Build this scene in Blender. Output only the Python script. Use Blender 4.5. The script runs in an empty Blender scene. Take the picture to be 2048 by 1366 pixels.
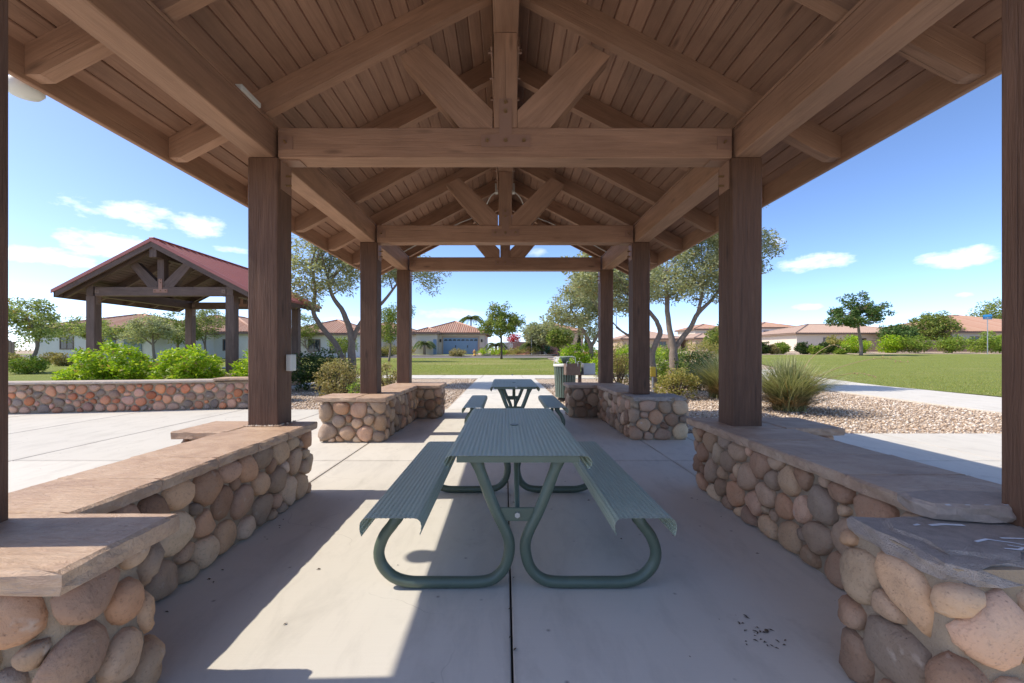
import bpy, math, random
import numpy as np
from mathutils import Vector, Matrix, noise as mnoise

# ------------------------------------------------------------------ camera, sky, sun, exposure
SC = bpy.context.scene
COL = SC.collection
CAMZ, FPX, VPX, VPY = 1.30, 860.0, 1010.0, 703.4
cam_d = bpy.data.cameras.new('camera'); cam = bpy.data.objects.new('camera', cam_d); COL.objects.link(cam)
cam.location = (0, 0, CAMZ); cam.rotation_euler = (math.radians(90), 0, 0)
cam_d.sensor_width = 36.0; cam_d.lens = 36.0 * FPX / 2048
cam_d.shift_x = (1024 - VPX) / 2048; cam_d.shift_y = (VPY - 683) / 2048
cam_d.clip_start = 0.05; cam_d.clip_end = 3000
SC.camera = cam
SC.view_settings.view_transform = 'Standard'; SC.view_settings.look = 'None'
SC.view_settings.gamma = 1.0; SC.view_settings.use_curve_mapping = False
SC.view_settings.exposure = 1.33
SC.cycles.max_bounces = 6; SC.cycles.diffuse_bounces = 5; SC.cycles.glossy_bounces = 2; SC.cycles.transmission_bounces = 2; SC.cycles.transparent_max_bounces = 4

SUN_DIR = Vector((1.0, 0.03, -1.20)).normalized()      # direction the light travels
SUN_EL = math.asin(-SUN_DIR.z); SUN_AZ = math.atan2(-SUN_DIR.x, -SUN_DIR.y)
sun_d = bpy.data.lights.new('sun', 'SUN'); sun = bpy.data.objects.new('sun', sun_d); COL.objects.link(sun)
sun_d.energy = 2.0; sun_d.angle = math.radians(0.55); sun_d.color = (1.0, 0.93, 0.82)
sun.rotation_euler = SUN_DIR.to_track_quat('-Z', 'Y').to_euler(); sun.location = (-30, -3, 40)

def at(px, py, d):
    return Vector(((px - VPX) / FPX * d, d, CAMZ - (py - VPY) / FPX * d))

world = bpy.data.worlds.new('World'); SC.world = world; world.use_nodes = True
def build_world():
    nt = world.node_tree; nt.nodes.clear()
    N = nt.nodes.new; L = nt.links.new
    out = N('ShaderNodeOutputWorld'); bg = N('ShaderNodeBackground'); bg.inputs['Strength'].default_value = 0.15
    sky = N('ShaderNodeTexSky'); sky.sky_type = 'NISHITA'; sky.sun_disc = False
    sky.sun_elevation = SUN_EL; sky.sun_rotation = SUN_AZ
    sky.air_density = 0.43; sky.dust_density = 0.5; sky.ozone_density = 0.8
    tc = N('ShaderNodeTexCoord'); sep = N('ShaderNodeSeparateXYZ'); L(tc.outputs['Generated'], sep.inputs[0])
    def m(op, a, b=None, c=None, clamp=False):
        n = N('ShaderNodeMath'); n.operation = op; n.use_clamp = clamp
        for i, v in enumerate((a, b, c)):
            if v is None: continue
            if isinstance(v, (int, float)): n.inputs[i].default_value = v
            else: L(v, n.inputs[i])
        return n.outputs[0]
    az = m('ARCTAN2', sep.outputs[0], sep.outputs[1]); el = m('ARCSINE', sep.outputs[2])
    comb = N('ShaderNodeCombineXYZ'); L(az, comb.inputs[0]); L(el, comb.inputs[1])
    sc = N('ShaderNodeVectorMath'); sc.operation = 'MULTIPLY'; sc.inputs[1].default_value = (1, 2.2, 1); L(comb.outputs[0], sc.inputs[0])
    nz = N('ShaderNodeTexNoise'); nz.inputs['Scale'].default_value = 14; nz.inputs['Detail'].default_value = 6; nz.inputs['Roughness'].default_value = 0.62
    L(sc.outputs[0], nz.inputs['Vector'])
    nv = m('MULTIPLY_ADD', nz.outputs['Fac'], 4.4, -1.35)
    clouds = [(250, 425, 120, 29, 1), (395, 450, 72, 22, .95), (215, 490, 120, 34, 1), (105, 515, 125, 24, 1), (470, 500, 38, 8, .7), (300, 575, 120, 10, .6),
              (1622, 527, 82, 19, .95), (1912, 515, 100, 21, .95), (1928, 591, 27, 8, .8), (1612, 614, 44, 8, .7), (1552, 484, 26, 8, .5),
              (1075, 505, 26, 10, .45), (900, 628, 75, 12, .5), (700, 640, 70, 12, .5)]
    rnd = random.Random(5)
    specs = []
    for px, py, rx, ry, s in clouds:
        a = math.atan((px - VPX) / FPX); h = math.hypot(px - VPX, FPX); e = math.atan((VPY - py) / h)
        specs.append((a, e, rx / h * math.cos(a), ry / h, s))
    for k in range(9):
        a = math.pi + (k - 4) / 4.5 * 2.0; a = a - 2 * math.pi if a > math.pi else a
        specs.append((a, rnd.uniform(.1, .32), rnd.uniform(.06, .13), rnd.uniform(.015, .035), rnd.uniform(.6, 1)))
    acc = None
    for a, e, ra, re, s in specs:
        v1 = N('ShaderNodeVectorMath'); v1.operation = 'MULTIPLY_ADD'; L(comb.outputs[0], v1.inputs[0])
        v1.inputs[1].default_value = (1 / ra, 1 / re, 0); v1.inputs[2].default_value = (-a / ra, -e / re, 0)
        v2 = N('ShaderNodeVectorMath'); v2.operation = 'DOT_PRODUCT'; L(v1.outputs[0], v2.inputs[0]); L(v1.outputs[0], v2.inputs[1])
        v = m('MULTIPLY', m('SUBTRACT', nv, v2.outputs['Value']), 0.6 * s, clamp=True)
        acc = v if acc is None else m('MAXIMUM', acc, v)
    acc = m('MULTIPLY', acc, 0.95)
    hs = N('ShaderNodeHueSaturation'); hs.inputs['Saturation'].default_value = 1.10; hs.inputs['Value'].default_value = 1.0
    L(sky.outputs[0], hs.inputs['Color'])
    tn = N('ShaderNodeMix'); tn.data_type = 'RGBA'; tn.blend_type = 'MULTIPLY'; tn.inputs[0].default_value = 1; L(hs.outputs[0], tn.inputs[6]); tn.inputs[7].default_value = (1.0, .965, .97, 1)
    mix = N('ShaderNodeMix'); mix.data_type = 'RGBA'
    L(acc, mix.inputs[0]); L(tn.outputs[2], mix.inputs[6]); mix.inputs[7].default_value = (5.0, 5.05, 5.2, 1)
    L(mix.outputs[2], bg.inputs['Color']); L(bg.outputs[0], out.inputs['Surface'])
build_world()
world.cycles.sampling_method = 'MANUAL'; world.cycles.sample_map_resolution = 512

# ------------------------------------------------------------------ helpers
RND = random.Random(11)
def link(o): COL.objects.link(o); return o

def mesh_np(name, v, f, smooth=False):
    """v (n,3), f (m,k) constant-k faces"""
    v = np.asarray(v, dtype=np.float32); f = np.asarray(f, dtype=np.int32)
    me = bpy.data.meshes.new(name)
    me.vertices.add(len(v)); me.vertices.foreach_set('co', v.ravel())
    k = f.shape[1]
    me.loops.add(f.size); me.loops.foreach_set('vertex_index', f.ravel())
    me.polygons.add(len(f)); me.polygons.foreach_set('loop_start', np.arange(0, f.size, k, dtype=np.int32))
    me.polygons.foreach_set('loop_total', np.full(len(f), k, dtype=np.int32))
    if smooth: me.polygons.foreach_set('use_smooth', np.ones(len(f), dtype=bool))
    me.update(calc_edges=True); me.validate()
    return me

def mesh_py(name, v, f, smooth=False):
    me = bpy.data.meshes.new(name); me.from_pydata([tuple(p) for p in v], [], [tuple(q) for q in f])
    if smooth: me.polygons.foreach_set('use_smooth', [True] * len(me.polygons))
    me.update(); return me

def mk(name, me, mat, parent=None, matrix=None, color=None, kind=None):
    o = bpy.data.objects.new(name, me); link(o)
    if mat is not None and len(me.materials) == 0: me.materials.append(mat)
    if matrix is not None: o.matrix_basis = matrix
    if parent is not None:
        o.parent = parent; o.matrix_parent_inverse = world_inv(parent)
    if color: o.color = (*color, 1)
    if kind: o['kind'] = kind
    return o
def world_m(o):
    if o.parent is None: return o.matrix_basis.copy()
    return world_m(o.parent) @ o.matrix_parent_inverse @ o.matrix_basis
def world_inv(o): return world_m(o).inverted()

def tag(o, label, cat, group=None):
    o['label'] = label; o['category'] = cat
    if group: o['group'] = group
    return o
def thing(name, label, cat, loc=(0, 0, 0), group=None):
    o = bpy.data.objects.new(name, None); link(o); o.matrix_basis = Matrix.Translation(loc); o.empty_display_size = .2
    return tag(o, label, cat, group)
def copy_tree(o, parent=None):
    c = o.copy(); link(c)
    if parent is not None: c.parent = parent
    for ch in list(o.children): copy_tree(ch, c)
    return c

class MB:
    def __init__(s): s.v = []; s.f = []
    def add(s, v, f, M=None):
        b = len(s.v)
        s.v += [tuple(M @ Vector(p)) if M is not None else tuple(p) for p in v]
        s.f += [tuple(i + b for i in q) for q in f]; return s
    def box(s, x0, x1, y0, y1, z0, z1, M=None):
        v = [(x0, y0, z0), (x1, y0, z0), (x1, y1, z0), (x0, y1, z0), (x0, y0, z1), (x1, y0, z1), (x1, y1, z1), (x0, y1, z1)]
        return s.add(v, [(0, 3, 2, 1), (4, 5, 6, 7), (0, 1, 5, 4), (1, 2, 6, 5), (2, 3, 7, 6), (3, 0, 4, 7)], M)
    def cyl(s, p0, p1, r0, r1=None, seg=10, caps=True):
        return s.tube([p0, p1], [r0, r0 if r1 is None else r1], seg, caps)
    def tube(s, pts, rad, seg=8, caps=True, flat=None):
        pts = [Vector(p) for p in pts]; b = len(s.v); n = len(pts); ref = None
        for i, p in enumerate(pts):
            t = (pts[min(i + 1, n - 1)] - pts[max(i - 1, 0)]).normalized()
            if ref is None:
                ref = Vector((0, 1, 0)) if abs(t.y) < .9 else Vector((1, 0, 0))
            w = (ref - t * ref.dot(t)).normalized(); ref = w; u = w.cross(t)
            ru, rw = (rad[i], rad[i]) if not isinstance(rad[i], tuple) else rad[i]
            for k in range(seg):
                a = 2 * math.pi * k / seg
                s.v.append(tuple(p + u * (math.cos(a) * ru) + w * (math.sin(a) * rw)))
        for i in range(n - 1):
            for k in range(seg):
                a = b + i * seg + k; c = b + i * seg + (k + 1) % seg
                s.f.append((a, a + seg, c + seg, c))
        if caps:
            s.f.append(tuple(b + k for k in range(seg))); s.f.append(tuple(b + (n - 1) * seg + k for k in reversed(range(seg))))
        return s
    def lathe(s, prof, seg=16, c=(0, 0, 0)):
        b = len(s.v)
        for r, z in prof:
            for k in range(seg):
                a = 2 * math.pi * k / seg; s.v.append((c[0] + r * math.cos(a), c[1] + r * math.sin(a), c[2] + z))
        for i in range(len(prof) - 1):
            for k in range(seg):
                a = b + i * seg + k; d = b + i * seg + (k + 1) % seg
                s.f.append((a, d, d + seg, a + seg))
        return s
    def build(s, name, mat, parent=None, matrix=None, smooth=False, color=None, kind=None):
        return mk(name, mesh_py(name, s.v, s.f, smooth), mat, parent, matrix, color, kind)

def axes_matrix(u, v, w, o):
    return Matrix(((u.x, v.x, w.x, o[0]), (u.y, v.y, w.y, o[1]), (u.z, v.z, w.z, o[2]), (0, 0, 0, 1)))

def cbox(sx, sy, sz, b):
    """chamfered box centred at the origin"""
    V = []; idx = {}
    hx, hy, hz = sx / 2, sy / 2, sz / 2
    for ix in (-1, 1):
        for iy in (-1, 1):
            for iz in (-1, 1):
                for ax in range(3):
                    p = [ix * (hx - b), iy * (hy - b), iz * (hz - b)]
                    p[ax] = (ix * hx, iy * hy, iz * hz)[ax]
                    idx[(ix, iy, iz, ax)] = len(V); V.append(tuple(p))
    F = []
    for ax in range(3):
        o = [a for a in range(3) if a != ax]
        for s in (-1, 1):
            q = []
            for a, c in ((-1, -1), (1, -1), (1, 1), (-1, 1)):
                k = [0, 0, 0]; k[ax] = s; k[o[0]] = a; k[o[1]] = c; q.append(idx[(*k, ax)])
            flip = (s < 0) ^ (ax == 1)
            F.append(tuple(reversed(q)) if flip else tuple(q))
    for ax in range(3):
        o = [a for a in range(3) if a != ax]
        for a in (-1, 1):
            for c in (-1, 1):
                k0 = [0, 0, 0]; k1 = [0, 0, 0]
                for kk, e in ((k0, -1), (k1, 1)): kk[ax] = e; kk[o[0]] = a; kk[o[1]] = c
                F.append((idx[(*k0, o[0])], idx[(*k1, o[0])], idx[(*k1, o[1])], idx[(*k0, o[1])]))
    for ix in (-1, 1):
        for iy in (-1, 1):
            for iz in (-1, 1):
                F.append(tuple(idx[(ix, iy, iz, a)] for a in range(3)))
    return V, F

_bm = {}
def beam(name, p0, p1, w, h, mat, parent=None, up=(0, 0, 1), bev=.006, color=None):
    """timber with its length along local X; w across, h along up"""
    p0 = Vector(p0); p1 = Vector(p1); u = p1 - p0; Ln = u.length; u.normalize()
    up = Vector(up); z = (up - u * up.dot(u)).normalized(); y = z.cross(u)
    key = (round(Ln, 4), w, h, bev, mat.name)
    if key not in _bm:
        v, f = cbox(Ln, w, h, bev); _bm[key] = mesh_py(name, v, f); _bm[key].materials.append(mat)
    return mk(name, _bm[key], mat, parent, axes_matrix(u, y, z, (p0 + p1) / 2), color)

def prism(name, pts, u, v, origin, th, mat, parent):
    """polygon pts given in world 3D, thickness th along w = u x v (centred); local X = u"""
    u = Vector(u).normalized(); v = Vector(v); v = (v - u * v.dot(u)).normalized(); w = u.cross(v); O = Vector(origin)
    loc = [((Vector(p) - O).dot(u), (Vector(p) - O).dot(v)) for p in pts]
    n = len(loc)
    V = [(a, b, -th / 2) for a, b in loc] + [(a, b, th / 2) for a, b in loc]
    area = sum(loc[i][0] * loc[(i + 1) % n][1] - loc[(i + 1) % n][0] * loc[i][1] for i in range(n))
    r = list(range(n)) if area > 0 else list(range(n))[::-1]
    F = [tuple(reversed(r)), tuple(i + n for i in r)] + [(r[i], r[(i + 1) % n], r[(i + 1) % n] + n, r[i] + n) for i in range(n)]
    return mk(name, mesh_py(name, V, F), mat, parent, axes_matrix(u, v, w, O))

# ------------------------------------------------------------------ materials
MATS = {}
class NT:
    def __init__(s, name):
        s.m = bpy.data.materials.new(name); s.m.use_nodes = True; s.t = s.m.node_tree; s.t.nodes.clear(); MATS[name] = s.m
        s.out = s.n('ShaderNodeOutputMaterial'); s.b = s.n('ShaderNodeBsdfPrincipled'); s.l(s.b.outputs[0], s.out.inputs[0])
    def n(s, t, **k):
        x = s.t.nodes.new(t)
        for a, b in k.items(): setattr(x, a, b)
        return x
    def l(s, a, b): s.t.links.new(a, b)
    def put(s, sock, v):
        if isinstance(v, (int, float)): sock.default_value = v
        elif isinstance(v, (tuple, list)): sock.default_value = v if len(v) == len(sock.default_value) else (*v, 1)
        else: s.l(v, sock)
    def math(s, op, a, b=0.0, clamp=False):
        x = s.n('ShaderNodeMath', operation=op, use_clamp=clamp); s.put(x.inputs[0], a); s.put(x.inputs[1], b); return x.outputs[0]
    def coord(s, scale=(1, 1, 1), rnd=True, kind='Object'):
        tc = s.n('ShaderNodeTexCoord'); mp = s.n('ShaderNodeMapping'); mp.inputs['Scale'].default_value = scale
        src = tc.outputs[kind]
        if rnd:
            oi = s.n('ShaderNodeObjectInfo'); vm = s.n('ShaderNodeVectorMath', operation='SCALE'); vm.inputs[0].default_value = (37, 53, 71)
            s.l(oi.outputs['Random'], vm.inputs['Scale']); ad = s.n('ShaderNodeVectorMath', operation='ADD')
            s.l(src, ad.inputs[0]); s.l(vm.outputs[0], ad.inputs[1]); src = ad.outputs[0]
        s.l(src, mp.inputs['Vector']); return mp.outputs[0]
    def world(s, scale=(1, 1, 1)):
        g = s.n('ShaderNodeNewGeometry'); mp = s.n('ShaderNodeMapping'); mp.inputs['Scale'].default_value = scale
        s.l(g.outputs['Position'], mp.inputs['Vector']); return mp.outputs[0]
    def noise(s, vec, scale, detail=4, rough=.55, dist=0):
        x = s.n('ShaderNodeTexNoise'); s.l(vec, x.inputs['Vector']); x.inputs['Scale'].default_value = scale
        x.inputs['Detail'].default_value = detail; x.inputs['Roughness'].default_value = rough; x.inputs['Distortion'].default_value = dist
        return x.outputs['Fac']
    def vor(s, vec, scale, feature='F1', out='Distance'):
        x = s.n('ShaderNodeTexVoronoi', feature=feature); s.l(vec, x.inputs['Vector']); x.inputs['Scale'].default_value = scale; return x.outputs[out]
    def ramp(s, fac, stops):
        r = s.n('ShaderNodeValToRGB'); s.l(fac, r.inputs[0]); e = r.color_ramp.elements
        while len(e) < len(stops): e.new(.5)
        for el, (p, c) in zip(e, stops): el.position = p; el.color = (*c, 1) if len(c) == 3 else c
        return r.outputs[0]
    def mix(s, f, a, b, blend='MIX'):
        x = s.n('ShaderNodeMix', data_type='RGBA', blend_type=blend); s.put(x.inputs[0], f); s.put(x.inputs[6], a); s.put(x.inputs[7], b); return x.outputs[2]
    def objcolor(s): return s.n('ShaderNodeObjectInfo').outputs['Color']
    def rand(s): return s.n('ShaderNodeObjectInfo').outputs['Random']
    def bump(s, h, strength=.4, dist=.01, prev=None):
        b = s.n('ShaderNodeBump'); b.inputs['Strength'].default_value = strength; b.inputs['Distance'].default_value = dist; s.l(h, b.inputs['Height'])
        if prev is not None: s.l(prev, b.inputs['Normal'])
        s.l(b.outputs[0], s.b.inputs['Normal']); return b.outputs[0]
    def set(s, col=None, rough=.6, metal=0, spec=None):
        if col is not None: s.put(s.b.inputs['Base Color'], col)
        s.put(s.b.inputs['Roughness'], rough); s.b.inputs['Metallic'].default_value = metal
        if spec is not None: s.b.inputs['Specular IOR Level'].default_value = spec
        return s.m

def wood(name, base, dark, var=.3, relief=.5, stain=.3):
    t = NT(name)
    c = t.coord((1.0, 16, 16)); g = t.noise(c, 3.0, 5, .62, .6)
    g2 = t.noise(t.coord((.5, 4, 4)), 2.0, 3, .55, 1.2)
    col = t.mix(t.math('MULTIPLY', t.math('SUBTRACT', g, .22, True), 1.7, True), base, dark)
    col = t.mix(t.math('MULTIPLY', t.math('SUBTRACT', g2, .45, True), 2.2, True), col, tuple(x * 1.22 for x in base))
    # drying checks along the grain
    ck = t.noise(t.coord((.7, 42, 42)), 1.6, 2, .5); col = t.mix(t.math('MULTIPLY', t.math('SUBTRACT', ck, .67, True), 6, True), col, tuple(x * .55 for x in dark))
    # knots
    k = t.vor(t.coord((2.2, 9, 9)), .6); kk = t.math('SUBTRACT', 1, t.math('MULTIPLY', k, 7.0), True)
    col = t.mix(t.math('MULTIPLY', kk, .8), col, tuple(x * .35 for x in dark))
    # water stains and faded paint in wide patches
    w = t.noise(t.world((1, 1, 1)), 1.3, 4, .62, .4); col = t.mix(t.math('MULTIPLY', t.math('SUBTRACT', w, .5, True), 3.2 * stain, True), col, tuple(x * .55 for x in dark))
    rv = t.math('ADD', t.math('MULTIPLY', t.rand(), var), 1 - var / 2)
    col = t.mix(1.0, col, t_rgb(t, rv), 'MULTIPLY')
    sc = t.noise(t.coord((6, 6, 6)), 4, 4, .7); col = t.mix(t.math('MULTIPLY', t.math('SUBTRACT', sc, .64, True), 2.0, True), col, tuple(min(1, x * 1.5 + .03) for x in base))
    t.bump(t.math('SUBTRACT', g, t.math('MULTIPLY', t.math('SUBTRACT', ck, .62, True), 4, True)), relief, .008)
    return t.set(col, t.math('ADD', t.math('MULTIPLY', g, .25), .5), 0, .3)
def t_rgb(t, v):
    c = t.n('ShaderNodeCombineColor')
    for i in range(3): t.l(v, c.inputs[i])
    return c.outputs[0]
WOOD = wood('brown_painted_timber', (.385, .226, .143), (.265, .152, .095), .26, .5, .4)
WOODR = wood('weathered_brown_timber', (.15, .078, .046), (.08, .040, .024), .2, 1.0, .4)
BOARD = wood('brown_ceiling_board', (.335, .196, .128), (.24, .138, .09), .40, .35, .5)
WOOD2 = wood('greyed_dark_timber', (.155, .102, .076), (.085, .056, .042), .3, .6, .4)

def simple(name, col, rough=.6, metal=0, spec=None, var=.12, scale=6, bump=.0):
    t = NT(name); n = t.noise(t.coord((1, 1, 1)), scale, 5, .6)
    c = t.mix(n, tuple(x * (1 - var) for x in col), tuple(min(1, x * (1 + var)) for x in col))
    if bump: t.bump(t.noise(t.coord((1, 1, 1)), scale * 12, 3), bump, .01)
    return t.set(c, rough, metal, spec)

def stone_mat():
    t = NT('river_stone'); c = t.coord((1, 1, 1))
    n = t.noise(c, 7, 6, .6, .8); n2 = t.noise(c, 60, 4, .7); n3 = t.noise(c, 2.2, 2)
    o = t.objcolor()
    col = t.mix(t.math('MULTIPLY', n, .85), o, t.mix(1.0, o, (.45, .40, .38), 'MULTIPLY'))
    col = t.mix(t.math('MULTIPLY', n3, .5), col, t.mix(1.0, o, (1.35, 1.12, .92), 'MULTIPLY'))
    col = t.mix(t.math('MULTIPLY', t.math('SUBTRACT', n2, .54, True), 3.6, True), col, t.mix(1.0, o, (.42, .38, .36), 'MULTIPLY'))
    ch = t.noise(c, 13, 3, .5); col = t.mix(t.math('MULTIPLY', t.math('SUBTRACT', ch, .66, True), 5, True), col, (.55, .47, .39))
    pit = t.vor(c, 55); pm = t.math('MULTIPLY', t.math('SUBTRACT', .22, pit, True), 5, True)
    col = t.mix(t.math('MULTIPLY', pm, t.math('MULTIPLY', n, .9)), col, t.mix(1.0, o, (.35, .3, .27), 'MULTIPLY'))
    dust = t.noise(t.world((1, 1, 1)), 3.0, 4, .6); col = t.mix(t.math('MULTIPLY', t.math('SUBTRACT', dust, .45, True), 1.3, True), col, (.47, .37, .27))
    b = t.bump(n2, .6, .006); b2 = t.bump(n, .7, .022, b); t.bump(t.math('SUBTRACT', 1, pm), .35, .006, b2)
    return t.set(col, .74, 0, .3)
STONE = stone_mat()
def mortar_mat():
    t = NT('mortar'); c = t.world((1, 1, 1)); n = t.noise(c, 5, 5, .6); n2 = t.noise(c, 90, 4, .7)
    col = t.mix(n, (.31, .235, .16), (.43, .34, .24)); col = t.mix(t.math('MULTIPLY', n2, .35), col, (.22, .17, .13))
    t.bump(n2, .7, .012); return t.set(col, .92, 0, .15)
MORTAR = mortar_mat()
def cap_mat():
    t = NT('stamped_cap'); c = t.coord((1, 1, 1))
    n = t.noise(c, 3.2, 6, .62, .9); n2 = t.noise(t.coord((2.5, 9, 9)), 5, 5, .65, .6); n3 = t.noise(c, 80, 3, .6)
    col = t.ramp(n, [(.25, (.34, .215, .14)), (.5, (.48, .325, .215)), (.75, (.58, .425, .295))])
    col = t.mix(t.math('MULTIPLY', t.math('SUBTRACT', n2, .5, True), 1.8, True), col, (.29, .175, .13))
    col = t.mix(t.math('MULTIPLY', t.math('SUBTRACT', n3, .66, True), 4, True), col, (.50, .42, .36))
    b = t.bump(n2, .9, .014); t.bump(n3, .3, .004, b)
    return t.set(col, .62, 0, .35)
CAP = cap_mat()
def concrete(name, a, b, joint=False):
    t = NT(name); c = t.world((1, 1, 1))
    n = t.noise(c, .8, 5, .6, .6); n2 = t.noise(t.world((1, .35, 1)), 4.5, 6, .7, .5); n3 = t.noise(c, 150, 3, .6)
    col = t.mix(n, a, b); col = t.mix(t.math('MULTIPLY', t.math('SUBTRACT', n2, .48, True), 2.0, True), col, tuple(x * .74 for x in a))
    st = t.noise(c, 2.3, 6, .72); col = t.mix(t.math('MULTIPLY', t.math('SUBTRACT', st, .60, True), 2.6, True), col, (.34, .28, .22))
    sp = t.vor(c, 5.5); col = t.mix(t.math('MULTIPLY', t.math('SUBTRACT', .075, sp, True), 11, True), col, (.10, .08, .07))
    cr = t.n('ShaderNodeTexVoronoi', feature='DISTANCE_TO_EDGE'); wv = t.n('ShaderNodeVectorMath', operation='ADD'); t.l(c, wv.inputs[0]); nn = t.n('ShaderNodeTexNoise'); t.l(c, nn.inputs['Vector']); nn.inputs['Scale'].default_value = 1.1; nn.inputs['Detail'].default_value = 4; t.l(nn.outputs['Color'], wv.inputs[1]); t.l(wv.outputs[0], cr.inputs['Vector']); cr.inputs['Scale'].default_value = .33
    crk = t.math('MULTIPLY', t.math('SUBTRACT', .0016, cr.outputs['Distance'], True), 620, True); crk = t.math('MULTIPLY', crk, t.math('MULTIPLY', t.math('SUBTRACT', n, .5, True), 7, True))
    col = t.mix(t.math('MULTIPLY', crk, .6), col, (.13, .105, .085))
    gen = t.n('ShaderNodeTexCoord'); sg = t.n('ShaderNodeSeparateXYZ'); t.l(gen.outputs['Generated'], sg.inputs[0])
    ex = t.math('MINIMUM', sg.outputs[0], t.math('SUBTRACT', 1, sg.outputs[0])); ey = t.math('MULTIPLY', t.math('MINIMUM', sg.outputs[1], t.math('SUBTRACT', 1, sg.outputs[1])), 1.8)
    ed = t.math('MULTIPLY', t.math('SUBTRACT', t.math('MULTIPLY', n2, .035), t.math('MINIMUM', ex, ey), True), 30, True); col = t.mix(t.math('MULTIPLY', ed, .55), col, (.24, .19, .15))
    br = t.noise(t.world((3, 160, 1)), 1.0, 2, .5); col = t.mix(t.math('MULTIPLY', br, .14), col, tuple(x * .62 for x in a))
    rv = t.math('ADD', t.math('MULTIPLY', t.rand(), .10), .95); col = t.mix(1.0, col, t_rgb(t, rv), 'MULTIPLY')
    bb = t.bump(n3, .18, .004); t.bump(n2, .08, .01, bb)
    return t.set(col, .82, 0, .25)
CONC = concrete('broom_concrete', (.58, .54, .46), (.66, .615, .53))
WALK = concrete('sidewalk_concrete', (.60, .56, .48), (.69, .645, .56))
def gravel_mat():
    t = NT('gravel'); c = t.world((1, 1, 1))
    f = t.n('ShaderNodeTexVoronoi'); t.l(c, f.inputs['Vector']); f.inputs['Scale'].default_value = 26
    h = t.n('ShaderNodeSeparateColor'); t.l(f.outputs['Color'], h.inputs[0])
    col = t.ramp(h.outputs[0], [(0, (.24, .17, .12)), (.35, (.46, .34, .24)), (.7, (.60, .48, .35)), (1, (.72, .63, .52))])
    n = t.noise(c, .6, 4); col = t.mix(t.math('MULTIPLY', n, .35), col, (.44, .31, .21))
    inv = t.math('SUBTRACT', 1, f.outputs['Distance']); t.bump(inv, .9, .03)
    return t.set(col, .9, 0, .2)
GRAVEL = gravel_mat()
def pebble_mat():
    t = NT('gravel_pebble'); g = t.n('ShaderNodeNewGeometry')
    col = t.ramp(g.outputs['Random Per Island'], [(0, (.27, .19, .135)), (.3, (.50, .37, .26)), (.65, (.64, .51, .38)), (1, (.78, .70, .60))])
    return t.set(col, .85, 0, .2)
PEBBLE = pebble_mat()
def lawn_mat():
    t = NT('lawn'); c = t.world((1, 1, 1))
    n = t.noise(t.world((.16, .5, 1)), 1.3, 5, .6, .4); n2 = t.noise(c, 9, 5, .7); n3 = t.noise(c, 70, 3, .7)
    col = t.mix(n, (.17, .20, .04), (.29, .30, .075)); col = t.mix(t.math('MULTIPLY', n2, .4), col, (.23, .28, .06))
    dry = t.noise(t.world((.05, .17, 1)), 1.6, 4, .6); col = t.mix(t.math('MULTIPLY', t.math('SUBTRACT', dry, .53, True), 3.4, True), col, (.46, .36, .18))
    col = t.mix(t.math('MULTIPLY', n3, .35), col, (.10, .14, .02))
    b = t.bump(n3, .8, .03); t.bump(n2, .4, .05, b); return t.set(col, .9, 0, .15)
LAWN = lawn_mat()
def island_mat(name, c0, c1, trans=.35, rough=.55, mid=None):
    t = NT(name); g = t.n('ShaderNodeNewGeometry')
    mid = mid or tuple((p + q) / 2 for p, q in zip(c0, c1)); st = [(0, c0), (.5, mid), (.93, c1), (.975, (.36, .25, .10))]
    col = t.ramp(g.outputs['Random Per Island'], st)
    rv = t.math('ADD', t.math('MULTIPLY', t.rand(), .2), .9); col = t.mix(1.0, col, t_rgb(t, rv), 'MULTIPLY')
    t.set(col, rough, 0, .3)
    tr = t.n('ShaderNodeBsdfTranslucent'); t.l(t.mix(1.0, col, (1.25, 1.3, .7), 'MULTIPLY'), tr.inputs[0])
    mx = t.n('ShaderNodeMixShader'); mx.inputs[0].default_value = trans
    t.l(t.b.outputs[0], mx.inputs[1]); t.l(tr.outputs[0], mx.inputs[2]); t.l(mx.outputs[0], t.out.inputs[0]); return t.m
LF_OLIVE = island_mat('olive_leaf', (.20, .22, .11), (.54, .55, .36), .45)
LF_ASH = island_mat('ash_leaf', (.08, .14, .02), (.34, .38, .09), .35)
LF_DKTREE = island_mat('dark_tree_leaf', (.04, .10, .025), (.16, .24, .07), .3)
LF_MESQ = island_mat('mesquite_leaf', (.15, .20, .05), (.42, .46, .18), .4)
LF_LIME = island_mat('lime_bush_leaf', (.17, .31, .014), (.56, .64, .06), .45, .4, (.33, .49, .025))
LF_DARK = island_mat('dark_hedge_leaf', (.02, .045, .012), (.09, .14, .03), .25)
LF_HEDGE = island_mat('round_hedge_leaf', (.10, .18, .02), (.36, .46, .07), .35)
LF_TAN = island_mat('dry_shrub_leaf', (.20, .15, .06), (.48, .38, .19), .3, .6, (.30, .28, .10))
LF_YEL = island_mat('yellow_shrub_leaf', (.17, .19, .05), (.46, .38, .12), .35)
LF_YUC = island_mat('yucca_blade', (.14, .17, .07), (.50, .48, .25), .2)
LF_DRY = island_mat('dead_blade', (.28, .18, .08), (.56, .42, .24), .2)
LF_PALM = island_mat('palm_frond', (.05, .10, .035), (.20, .25, .09), .25)
LF_CYP = island_mat('cypress_leaf', (.015, .035, .012), (.06, .09, .03), .2)
LF_RED = island_mat('red_blossom', (.5, .02, .04), (.75, .08, .12), .3)
LF_GRASS = island_mat('grass_blade', (.22, .27, .05), (.44, .43, .14), .4)
BARK = simple('bark', (.115, .085, .065), .9, 0, .15, .4, 14, .8)
BARKG = simple('grey_bark', (.24, .19, .15), .9, 0, .15, .4, 14, .8)
GREEN = simple('green_powder_coat', (.095, .135, .112), .38, 0, .5, .14, 5, .05)
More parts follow.
